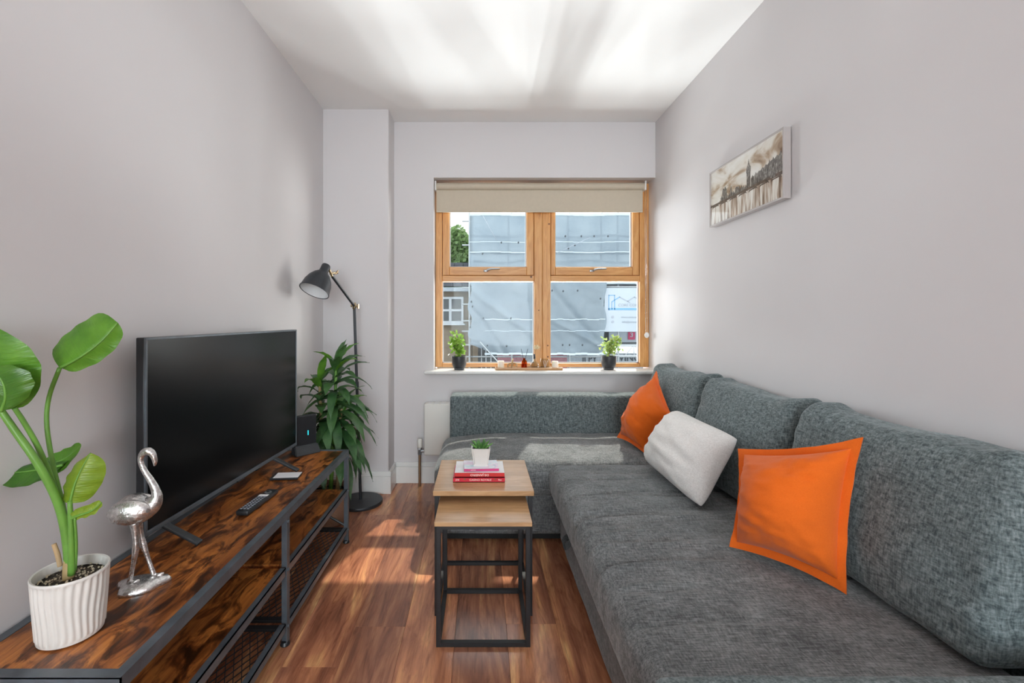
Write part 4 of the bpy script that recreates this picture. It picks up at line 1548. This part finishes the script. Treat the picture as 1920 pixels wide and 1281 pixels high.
bm = BM(); box(bm, SXC - .033, SXC + .033, SYC - .033, SYC + .033, SZC + .058, SZC + .066)
obj('soil', bm, 'soil_dark', sp)
for k in range(16):
    a = ga * k
    tilt = math.radians(18 + 44 * (k / 16))
    L2 = .042 + .018 * (k / 16)
    d = Vector((math.cos(a) * math.sin(tilt), math.sin(a) * math.sin(tilt), math.cos(tilt)))
    b0 = Vector((SXC, SYC, SZC + .062)) + Vector((math.cos(a), math.sin(a), 0)) * .006
    pts = [b0 + d * L2 * t + Vector((math.cos(a), math.sin(a), .6)) * (.010 * t * t - .006 * t) for t in (0, .2, .45, .7, .88, 1)]
    bm = BM(); tube(bm, pts, [.0052, .0064, .0058, .0042, .0022, .0005], 6)
    obj('leaf', bm, 'leaf_aloe', sp, True)

# ------------------------------------------------------------------ things on the window board
SB = .814
def sill_plant(cx, cy, lean, hgt, spread, mat, label, seed, n=150):
    o = thing('potted_plant', label, 'potted plant', (cx, cy, SB))
    bm = BM()
    lathe(bm, [(.030, 0), (.037, .004), (.038, .014), (.044, .018), (.052, .040), (.055, .075), (.056, .100), (.052, .101), (.050, .085)], cx, cy, SB, 32)
    obj('pot', bm, 'pot_black', o, True, angle=40)
    bm = BM(); lathe(bm, [(.001, .088), (.050, .086)], cx, cy, SB, 20)
    obj('soil', bm, 'soil_dark', o, True)
    r_ = random.Random(seed)
    bm = BM()
    tips = []
    for k in range(7):
        a = r_.uniform(0, 6.28)
        e_ = Vector((cx + lean * r_.uniform(.6, 1.1) + spread * .5 * math.cos(a), cy - .005 + .02 * math.sin(a), SB + .09 + hgt * r_.uniform(.5, 1)))
        m_ = Vector((cx + lean * .2, cy, SB + .09 + hgt * .35))
        pts = bez((cx, cy, SB + .085), m_, e_, 6)
        tube(bm, pts, [.0028 - .0018 * i / 6 for i in range(7)], 5)
        tips.append(pts)
    obj('stems', bm, 'stem_tan', o, True)
    bm = BM()
    for k in range(n):
        pts = r_.choice(tips)
        p = pts[r_.randint(2, 6)] + Vector((r_.gauss(0, spread * .34), r_.gauss(0, .012), r_.gauss(0, .014)))
        p.y = min(p.y, 3.43)
        d = Vector((r_.uniform(-1, 1), r_.uniform(-1, .3), r_.uniform(-.4, 1))).normalized()
        s_ = d.orthogonal().normalized()
        L3, w3 = r_.uniform(.024, .040), r_.uniform(.008, .013)
        q = [p, p + d * L3 * .5 + s_ * w3, p + d * L3, p + d * L3 * .5 - s_ * w3]
        vs_ = [bm.verts.new(v) for v in q]
        bm.faces.new(vs_)
    f_ = obj('foliage', bm, mat, o); f_['kind'] = 'stuff'
    return o
sill_plant(-.155, 3.355, -.050, .175, .065, 'leaf_bush', 'leaning light green plant in a black pot on the sill nearest the lamp', 4, 230)
sill_plant(.940, 3.360, .045, .170, .085, 'leaf_varieg', 'spreading variegated plant in a black pot at the sill end above the sofa', 9, 190)

tr = thing('tray', 'oblong light wooden tray on the window sill', 'tray', (.35, 3.355, SB))
bx('tray_base', 'oak_veneer', tr, .108, .595, 3.305, 3.405, SB + .0005, SB + .009, .004)
bm = BM()
for a in ((.108, .595, 3.305, 3.311), (.108, .595, 3.399, 3.405), (.108, .114, 3.311, 3.399), (.589, .595, 3.311, 3.399)):
    box(bm, *a, SB + .009, SB + .020, .002)
obj('tray_rim', bm, 'oak_veneer', tr)
TB = SB + .0095
def candle(cx, cy, r, h, label):
    o = thing('candle', label, 'candle', (cx, cy, TB))
    bm = BM(); lathe(bm, [(r * .97, 0), (r, .002), (r, h - .002), (r * .96, h), (r * .3, h - .003), (.002, h - .003)], cx, cy, TB, 28)
    obj('wax', bm, 'candle_wax', o, True, angle=40)
    bm = BM(); tube(bm, [(cx, cy, TB + h - .004), (cx + .001, cy, TB + h + .006)], .0009, 6)
    obj('wick', bm, 'print_dark', o)
candle(.150, 3.350, .0235, .056, 'white pillar candle at the end of the tray nearest the lamp')
candle(.545, 3.350, .0235, .054, 'cream pillar candle at the end of the tray nearest the sofa')
kn = thing('wooden_ornament', 'knotted light wooden ring ornament on the sill tray', 'ornament', (.232, 3.345, TB))
for k, (dx_, dz_, rx) in enumerate(((-.014, .024, .3), (.014, .024, -.3), (0, .046, 1.35))):
    bm = BM()
    M_ = Matrix.Translation((.232 + dx_, 3.345, TB + dz_)) @ Matrix.Rotation(math.pi / 2 + rx, 4, 'X') @ Matrix.Rotation(rx, 4, 'Y')
    pts = [M_ @ Vector((.020 * math.cos(a * math.pi / 8), .016 * math.sin(a * math.pi / 8), 0)) for a in range(17)]
    tube(bm, pts, .0065, 8)
    obj('ring', bm, 'stick_wood', kn, True)
dfz = thing('reed_diffuser', 'amber glass reed diffuser with two dark sticks on the sill tray', 'diffuser', (.320, 3.352, TB))
bm = BM(); lathe(bm, [(.018, 0), (.0215, .003), (.0215, .052), (.017, .060), (.010, .063), (.010, .074), (.008, .074), (.008, .062), (.015, .056), (.0185, .05), (.0185, .006), (.002, .005)], .320, 3.352, TB, 28, closed=False)
obj('bottle', bm, 'amber_glass', dfz, True, angle=40)
bm = BM(); lathe(bm, [(.018, .006), (.018, .036), (.002, .0362)], .320, 3.352, TB, 24)
obj('oil', bm, 'amber_oil', dfz, True, angle=40)
for a in (-.022, .026):
    bm = BM(); tube(bm, [(.320 - a * .25, 3.352, TB + .012), (.320 + a, 3.350, TB + .143)], .0018, 6)
    obj('reed', bm, 'print_dark', dfz)
vz = thing('bud_vase', 'clear glass bud vase with a dried flower against the centre mullion', 'vase', (.395, 3.350, TB))
bm = BM(); lathe(bm, [(.018, 0), (.030, .006), (.034, .022), (.026, .042), (.010, .056), (.008, .078), (.011, .084), (.009, .084), (.006, .077), (.008, .055), (.024, .040), (.031, .022), (.026, .008), (.002, .005)], .395, 3.350, TB, 28, closed=False)
obj('glass', bm, 'clear_glass', vz, True)
bm = BM(); tube(bm, bez((.395, 3.350, TB + .012), (.394, 3.35, TB + .09), (.408, 3.345, TB + .145), 8), .0011, 6)
obj('dried_stem', bm, 'stem_tan', vz, True)
bm = BM()
r_ = random.Random(3)
for k in range(60):
    d = Vector((r_.gauss(0, 1), r_.gauss(0, 1), r_.gauss(0, 1))).normalized()
    c_ = Vector((.410 + .012 * (k % 3 - 1), 3.345, TB + .152 + .006 * (k % 2)))
    tube(bm, [c_, c_ + d * .016], [.0008, .0022], 5)
obj('dried_flower', bm, 'dry_flower', vz)
bm = BM()
tube(bm, [(.395, 3.350, TB + .07), (.3945, 3.350, TB + .105)], [.0075, .006], 12)
obj('stopper', bm, 'print_dark', vz, True, angle=40)
gl = thing('glass_tumbler', 'clear patterned glass tumbler on the sill tray', 'tumbler', (.470, 3.352, TB))
bm = BM(); lathe(bm, [(.028, 0), (.032, .002), (.034, .072), (.0325, .072), (.030, .006), (.002, .005)], .470, 3.352, TB, 32, rib=lambda a, z: .012 * math.cos(14 * a) if .004 < z < .066 else 0, closed=False)
obj('glass', bm, 'clear_glass', gl, True, angle=50)
bm = BM()
for k in (-1, 0, 1):
    tube(bm, [(.470 + k * .003, 3.330, TB + .010), (.470 + k * .016, 3.3215, TB + .060)], .0013, 6)
obj('leaf_motif', bm, 'paper_white', gl)

# ------------------------------------------------------------------ framed print on the right wall
PYA, PYB, PZA, PZB = 1.868, 2.474, 1.680, 1.972
pic = thing('framed_print', 'white framed sepia print of a riverside clock tower on the right wall', 'picture', (XR - .015, (PYA + PYB) / 2, PZA))
xf, xw = XR - .034, XR - .004
fw = .008
for nm, (a, b_, c, d) in (('frame_side', (PYA, PYA + fw, PZA, PZB)), ('frame_side', (PYB - fw, PYB, PZA, PZB)),
                          ('frame_side', (PYA + fw, PYB - fw, PZA, PZA + fw)), ('frame_side', (PYA + fw, PYB - fw, PZB - fw, PZB))):
    bx(nm, 'frame_white', pic, xf, xw, a, b_, c, d, .001)
bx('backing', 'paper', pic, xw - .006, XR - .001, PYA + .02, PYB - .02, PZA + .02, PZB - .02)
art = bx('print', 'sepia_print', pic, xf + .004, xw - .005, PYA + fw, PYB - fw, PZA + fw, PZB - fw)
# printed skyline: the view is seen with the wall on the right, so the picture's left is the far end
PWd, PHt = PYB - PYA - 2 * fw, PZB - PZA - 2 * fw
def ap(u, v):
    return (PYB - fw - u * PWd, PZA + fw + v * PHt)
FLATN = [0]
def flat(poly, mat, name='printed_shape', d=.0003):
    FLATN[0] += 1
    d = d + .00005 * FLATN[0]
    bm = BM()
    f = []
    for u, v in poly:
        yy, zz = ap(u, v)
        f.append(bm.verts.new((xf + .004 - d, yy, zz)))
    fc = bm.faces.new(f)
    r = bmesh.ops.extrude_face_region(bm, geom=[fc])
    bmesh.ops.translate(bm, verts=[e for e in r['geom'] if isinstance(e, bmesh.types.BMVert)], vec=(d + .0006, 0, 0))
    return obj(name, bm, mat, art)
ra_ = random.Random(5)
def skyline(u0, u1, vb, prof, n):
    pts = [(u0, vb)]
    for i in range(n):
        ua = u0 + (u1 - u0) * i / n; ub = u0 + (u1 - u0) * (i + 1) / n
        h = prof((ua + ub) / 2)
        um = (ua + ub) / 2
        pts += [(ua, h - .015), (ua + (ub - ua) * .25, h), (um, h + ra_.uniform(.01, .05)), (ua + (ub - ua) * .75, h)]
    pts.append((u1, vb))
    return pts
flat(skyline(.17, .60, .36, lambda u: .43 + .02 * math.sin(u * 40), 14), 'sepia_ink')
flat(skyline(.62, .995, .36, lambda u: .52 + .16 * (u - .62) / .375, 9), 'sepia_ink')
flat([(.20, .36), (.20, .56), (.215, .60), (.23, .57), (.245, .62), (.26, .57), (.27, .54), (.27, .36)], 'sepia_ink')
flat([(.32, .36), (.325, .50), (.335, .58), (.345, .50), (.36, .36)], 'sepia_ink')
flat([(.405, .36), (.405, .49), (.425, .505), (.44, .485), (.46, .50), (.46, .36)], 'sepia_ink')
# clock tower
flat([(.565, .36), (.563, .64), (.558, .645), (.561, .72), (.575, .76), (.582, .80), (.588, .865), (.594, .80), (.601, .76), (.615, .72), (.618, .645), (.613, .64), (.611, .36)], 'sepia_ink', 'printed_tower')
# bridge with arches
flat([(.0, .335), (.0, .375), (.5, .385), (1, .395), (1, .345), (.5, .345)], 'sepia_dark')
for k in range(7):
    u0 = .03 + k * .14
    flat([(u0, .30), (u0 + .01, .335), (u0 + .10, .345), (u0 + .115, .30), (u0 + .10, .322), (u0 + .02, .318)], 'sepia_dark')
flat([(.86, .36), (.86, .62), (.875, .635), (.905, .63), (.915, .60), (.915, .36)], 'sepia_ink')

# ------------------------------------------------------------------ outside: the street opposite
YS = 14.0
def ox(px_, y_=YS):
    return (px_ - 900.7) * y_ / 860.0
def oz(py_, y_=YS):
    return CAMZ - (py_ - 597) * y_ / 860.0
GZ = -3.3
struct(bx('road', 'tarmac', None, -30, 30, 4.5, 11.5, GZ - .2, GZ), 'grey street below the window')
struct(bx('pavement', 'pavement', None, -30, 30, 11.5, 40, GZ - .2, GZ + .12), 'pavement on the far side of the street')

# brown rendered house
hs = thing('neighbour_house', 'brown rendered house with slate roof seen at the window edge', 'house', (-3.0, 15.0, GZ))
YH = 15.0
hx1 = ox(884, YH)
bx('wall', 'render_brown', hs, -8, hx1, YH, YH + 6, GZ, oz(540, YH))
for k in range(5):    # slate courses climbing back
    z0 = oz(538, YH) + k * .17; y0 = YH - .25 + k * .22
    bm = BM()
    nsl = 26
    for q in range(nsl):
        xa = -8 + (hx1 + 8) * q / nsl; xb_ = -8 + (hx1 + 8) * (q + 1) / nsl
        if xb_ < -2.6:
            continue
        bm2 = box(BM(), xa + .006, xb_ - .006, y0, y0 + .30, z0, z0 + .19)
        obj('slate', bm2, 'slate', hs)
    bm.free()
bx('gutter', 'fascia', hs, -8, hx1, YH - .32, YH - .2, oz(546, YH) - .03, oz(540, YH), .02)
wx0, wx1, wz0, wz1 = ox(824, YH), ox(869, YH), oz(607, YH), oz(557, YH)
wf = bx('window_frame', 'window_white', hs, wx0 - .05, wx1, YH - .08, YH + .02, wz0, wz1)
bx('window_sill', 'window_white', hs, wx0 - .1, wx1 + .06, YH - .16, YH, wz0 - .05, wz0, .01)
for a, b_ in ((ox(826, YH), ox(842, YH)), (ox(847, YH), ox(865, YH))):
    for c, d in ((oz(602, YH), oz(584, YH)), (oz(580, YH), oz(561, YH))):
        bx('pane', 'shop_glass', wf, a, b_, YH - .085, YH - .07, c, d)

# tree behind the house
td = thing('tree', 'leafy green tree rising behind the slate roof outside', 'tree', (-1.2, 24, GZ))
bm = BM(); tube(bm, spline([(-1.5, 24, GZ), (-1.4, 24, 0), (-1.5, 24, 3)], 4), [.35 - .02 * k for k in range(9)], 10)
obj('trunk', bm, 'bark', td, True)
bm = BM()
r_ = random.Random(11)
for k in range(15000):
    d = Vector((r_.gauss(0, 1), r_.gauss(0, 1), r_.gauss(0, 1))).normalized()
    rad = r_.uniform(.7, 1.0)
    lob = 1 + .18 * math.sin(d.x * 5 + 1) * math.cos(d.z * 6)
    p = Vector((-1.35, 24, 3.1)) + Vector((d.x * 1.75, d.y * 1.5, d.z * 2.55)) * rad * lob
    n_ = Vector((r_.gauss(0, 1), r_.gauss(0, 1), r_.gauss(0, 1))).normalized()
    s1 = n_.orthogonal().normalized(); s2 = n_.cross(s1)
    s = r_.uniform(.09, .17)
    vs_ = [bm.verts.new(p + s1 * s), bm.verts.new(p + s2 * s * .6), bm.verts.new(p - s1 * s), bm.verts.new(p - s2 * s * .6)]
    bm.faces.new(vs_)
o = obj('crown', bm, 'leaf_tree', td); o['kind'] = 'stuff'

# sheeted building and its scaffold
bd = thing('terrace_building', 'dark terrace building behind the white scaffold sheeting', 'building', (3.5, 16.5, GZ))
bx('wall', 'shopfront', bd, hx1 + .03, 12, 15.4, 20, oz(655), oz(404))
bx('parapet', 'slate', bd, hx1 + .03, 12, 15.3, 15.6, oz(404), oz(396))
sf = thing('scaffold', 'scaffold wrapped in white plastic sheeting across the street', 'scaffold', (2.5, YS, GZ))
def sheet(x0, x1, z0, z1, y_, nx_, nz_, fn):
    bm = BM()
    g = [[bm.verts.new(fn(x0 + (x1 - x0) * i / nx_, z0 + (z1 - z0) * j / nz_, i / nx_, j / nz_, y_)) for j in range(nz_ + 1)] for i in range(nx_ + 1)]
    for i in range(nx_):
        for j in range(nz_):
            bm.faces.new((g[i][j], g[i + 1][j], g[i + 1][j + 1], g[i][j + 1]))
    bmesh.ops.solidify(bm, geom=bm.faces[:], thickness=.006)
    return bm
def fu(x_, z_, u, v, y_):
    bow = .03 * math.sin(u * 28) * .5 + .05 * mnoise.noise(Vector((x_ * 1.1, z_ * 1.4, 1)))
    return Vector((x_ + .03 * mnoise.noise(Vector((0, z_ * 2, 4))) * (1 - u), y_ + bow, z_))
zmid = oz(531)
xs0 = ox(881)
for k in range(3):     # upper sheets, lapped at hems
    za, zb = ((oz(476), oz(402)), (oz(520), oz(474)), (zmid - .04, oz(518)))[k]
    obj('sheet', sheet(xs0, 7.2, za, zb, YS - .02 * k, 60, 16, fu), 'scaffold_sheet', sf, True)
for zc, th in ((oz(404), .07), (oz(455), .020), (oz(474), .028), (zmid, .07)):
    bm = BM()
    for q in range(24):
        xa = xs0 + (7.2 - xs0) * q / 24; xb_ = xs0 + (7.2 - xs0) * (q + 1) / 24
        box(bm, xa, xb_, YS - .12, YS - .10, zc - th / 2 + .012 * math.sin(q), zc + th / 2 + .012 * math.sin(q))
    obj('hem', bm, 'sheet_hem', sf)
xr_ = ox(1131)
def flw(x_, z_, u, v, y_):
    # lower sheet: gathered edges, diagonal pulls, lifted lower corner
    e0 = max(0, 1 - u / .16)
    xx = x_ + .05 * math.sin(z_ * 7) * e0 + .07 * mnoise.noise(Vector((0, z_ * 3, 2))) * e0
    e1 = max(0, 1 - (1 - u) / .10)
    xx += .04 * math.sin(z_ * 6 + 1) * e1
    d1 = abs((1 - v) * 1.0 - u * 1.35 - .10)
    d2 = abs((1 - v) * 1.0 - u * 2.6 - .30)
    d3 = abs(v * 1.2 - (1 - u) * 1.15 - .12)
    d4 = abs(v * 1.0 - (1 - u) * 2.2 - .05)
    yy = y_ - .075 * math.exp(-(d1 / .05) ** 2) * (u < .5) + .06 * math.exp(-(d2 / .05) ** 2) * (u < .45) - .08 * math.exp(-(d3 / .045) ** 2) * (u > .5) + .07 * math.exp(-(d4 / .06) ** 2) * (u > .6)
    yy += .10 * mnoise.noise(Vector((x_ * 1.3, z_ * 1.3, 6))) + .03 * mnoise.noise(Vector((x_ * 4, z_ * 4, 9)))
    zz = z_
    if v < .25 and u < .22:
        zz += (.25 - v) * 1.3 * ((.22 - u) / .22) ** 1.2
    return Vector((xx, yy, zz))
obj('sheet', sheet(xs0, xr_, oz(664), zmid, YS - .22, 70, 50, flw), 'scaffold_sheet', sf, True)
for zc, th in ((oz(662), .06), (oz(599), .022), (oz(620), .014)):
    bm = BM()
    for q in range(20):
        xa = xs0 + .45 + (xr_ - xs0 - .48) * q / 20; xb_ = xs0 + .45 + (xr_ - xs0 - .48) * (q + 1) / 20
        box(bm, xa, xb_, YS - .36, YS - .34, zc - th / 2 + .012 * math.sin(q * 1.7), zc + th / 2 + .012 * math.sin(q * 1.7))
    obj('hem', bm, 'sheet_hem', sf)
for k, xx in enumerate((xs0 - .02, xs0 + 1.3, ox(1010), ox(1072), xr_ + .05, ox(1165), 6.6)):
    bm = BM(); tube(bm, [(xx, YS + .32, GZ), (xx, YS + .32, 5.0)], .028, 10)
    obj('standard', bm, 'galvanised', sf, True)
for zz in (oz(410), oz(456), oz(500), oz(538), oz(570), oz(602), oz(622), oz(648), oz(671)):
    bm = BM(); tube(bm, [(xs0 - .25, YS + .38, zz), (7.2, YS + .38, zz)], .024, 8)
    obj('ledger', bm, 'galvanised', sf, True)
for (xa, za), (xb_, zb) in (((ox(900), oz(640)), (ox(945), oz(690))), ((ox(905), oz(410)), (ox(930), oz(455))), ((ox(1040), oz(478)), (ox(1100), oz(450)))):
    bm = BM(); tube(bm, [(xa, YS - .42, za), (xb_, YS - .42, zb)], .018 if za < 2 else .007, 8)
    obj('brace', bm, 'galvanised' if za < 2 else 'print_grey', sf, True)
tie = None
for px_, py_ in ((905, 654), (914, 648), (950, 649), (1055, 647), (1068, 647), (1092, 647), (1124, 652), (884, 566), (886, 575), (906, 597), (958, 597), (905, 476),
                 (940, 455), (972, 455), (1060, 443), (1090, 443), (1114, 443), (1140, 443), (1066, 466), (1078, 460), (1035, 545), (1056, 546), (1083, 545), (882, 598), (882, 614), (1126, 560)):
    if tie is None:
        bm = BM(); bmesh.ops.create_icosphere(bm, subdivisions=1, radius=.035); tie = bpy.data.meshes.new('tie'); bm.to_mesh(tie); bm.free(); tie.materials.append(MATS['print_dark'])
    o = bpy.data.objects.new('tie', tie); COL.objects.link(o); o.parent = sf
    o.location = Vector((ox(px_, YS - .4), YS - .4, oz(py_, YS - .4))) - sf.location
    o.scale = (.8, .5, 1)

# company banner on the scaffold
bn = thing('banner', 'white building contractor banner with blue roof logo on the scaffold', 'banner', (5.0, YS - .1, .8))
YN = YS - .12
bx('sheet', 'banner_white', bn, ox(1133.5, YN), ox(1240, YN), YN, YN + .02, oz(622, YN), oz(540, YN))
bm = BM(); tube(bm, [(ox(1130, YN), YN + .02, oz(538, YN)), (ox(1242, YN), YN + .02, oz(538, YN))], .022, 8)
obj('top_pole', bm, 'galvanised', bn, True)
def bp(a, c):
    return Vector((ox(a, YN), YN - .006, oz(c, YN)))
def stroke(p, q, wd, mat, name='logo_stroke'):
    A, B = bp(*p), bp(*q)
    d = B - A
    bm = BM()
    obox(bm, frame_M((A + B) / 2, d, (-d.z, 0, d.x)), d.length + wd * .5, wd, .006)
    obj(name, bm, mat, bn)
for p, q, wd, m_ in (((1141.6, 553.5), (1141.6, 581.5), .022, 'print_blue'), ((1152.4, 553.5), (1152.4, 580.5), .022, 'print_blue'), ((1141.2, 553.8), (1152.8, 553.8), .020, 'print_blue'),
                     ((1141.2, 579.6), (1230, 579.6), .062, 'print_blue'), ((1147.2, 580), (1147.2, 566), .018, 'print_blue'), ((1147.2, 566), (1161.8, 557), .024, 'print_blue'),
                     ((1161.8, 557), (1181, 567.5), .026, 'print_grey'), ((1177, 565), (1189.5, 557), .022, 'print_grey'), ((1189.5, 557), (1212, 568), .026, 'print_grey')):
    stroke(p, q, wd, m_)
def btext(s, px_, py_, size, mat, sq_=1.0):
    text_obj(s, size, mat, bn, frame_M(bp(px_, py_), (1, 0, 0), (0, 0, 1)), 'lettering', False, sq_, .002)
btext('CORE CONSTRUCT', 1191, 572.4, .115, 'print_grey', 1.0)
btext('www.coreconstruct', 1186, 594.7, .085, 'print_grey', 1.0)
btext('info@coreconstruct', 1188, 603.8, .085, 'print_grey', 1.0)
for py_ in (594.5, 603.6):
    bm = BM(); bmesh.ops.create_cone(bm, cap_ends=True, segments=16, radius1=.040, radius2=.040, depth=.006, matrix=Matrix.Translation(bp(1149, py_)) @ Matrix.Rotation(math.pi / 2, 4, 'X'))
    obj('logo_dot', bm, 'print_grey', bn)

# shop front at street level behind
shp = thing('corner_shop', 'shop front with grey lettered fascia below the scaffold', 'shop', (3.5, 15.1, GZ))
bx('fascia_board', 'fascia', shp, ox(935), 12, 15.05, 15.2, oz(700), oz(668))
bx('shop_window', 'shop_glass', shp, ox(895), ox(935), 15.1, 15.2, GZ, oz(640))
bx('pilaster', 'render_brown', shp, hx1 + .03, ox(896), 14.95, 15.2, GZ, oz(640))
bx('shop_panel', 'shop_pink', shp, ox(935), ox(990), 15.02, 15.05, oz(700), oz(668))
bx('shop_panel', 'shop_pink', shp, ox(1036), ox(1075), 15.02, 15.05, oz(700), oz(668))
bx('shop_panel', 'banner_white', shp, ox(1160), ox(1235), 15.02, 15.10, oz(645), oz(612))
for a in (902, 911, 921):
    bx('mullion', 'window_white', shp, ox(a), ox(a + 2), 15.04, 15.1, GZ, oz(643))
def stext(s, px_, py_, size):
    text_obj(s, size, 'print_dark', shp, frame_M((ox(px_, 15.0), 15.035, oz(py_, 15.0)), (1, 0, 0), (0, 0, 1)), 'lettering', True, 1.0, .004)
stext('II PY', 1106, 674, .26)
stext('VINO', 1182, 672, .30)
bx('sign_board', 'sign_red', shp, ox(1178, 14.99), ox(1191, 14.99), 14.99, 15.02, oz(637, 14.99), oz(620, 14.99))
text_obj('3', .20, 'banner_white', shp, frame_M((ox(1184.5, 14.98), 14.985, oz(628.5, 14.98)), (1, 0, 0), (0, 0, 1)), 'lettering', True, 1.2, .003)
# lattice beam of the scaffold
lb = thing('lattice_beam', 'white lattice scaffold beam behind the variegated sill plant', 'beam', (5.0, 13.7, .1))
YL = 13.7
for py_ in (648, 667):
    bm = BM(); tube(bm, [(ox(1120, YL), YL, oz(py_, YL)), (ox(1240, YL), YL, oz(py_, YL))], .022, 8)
    obj('chord', bm, 'window_white', lb, True)
for a, b_ in ((1122, 1142), (1162, 1142), (1172, 1188), (1204, 1190), (1189, 1189), (1236, 1206)):
    bm = BM(); tube(bm, [(ox(a, YL), YL, oz(667, YL)), (ox(b_, YL), YL, oz(648, YL))], .016, 8)
    obj('lattice_bar', bm, 'window_white', lb, True)
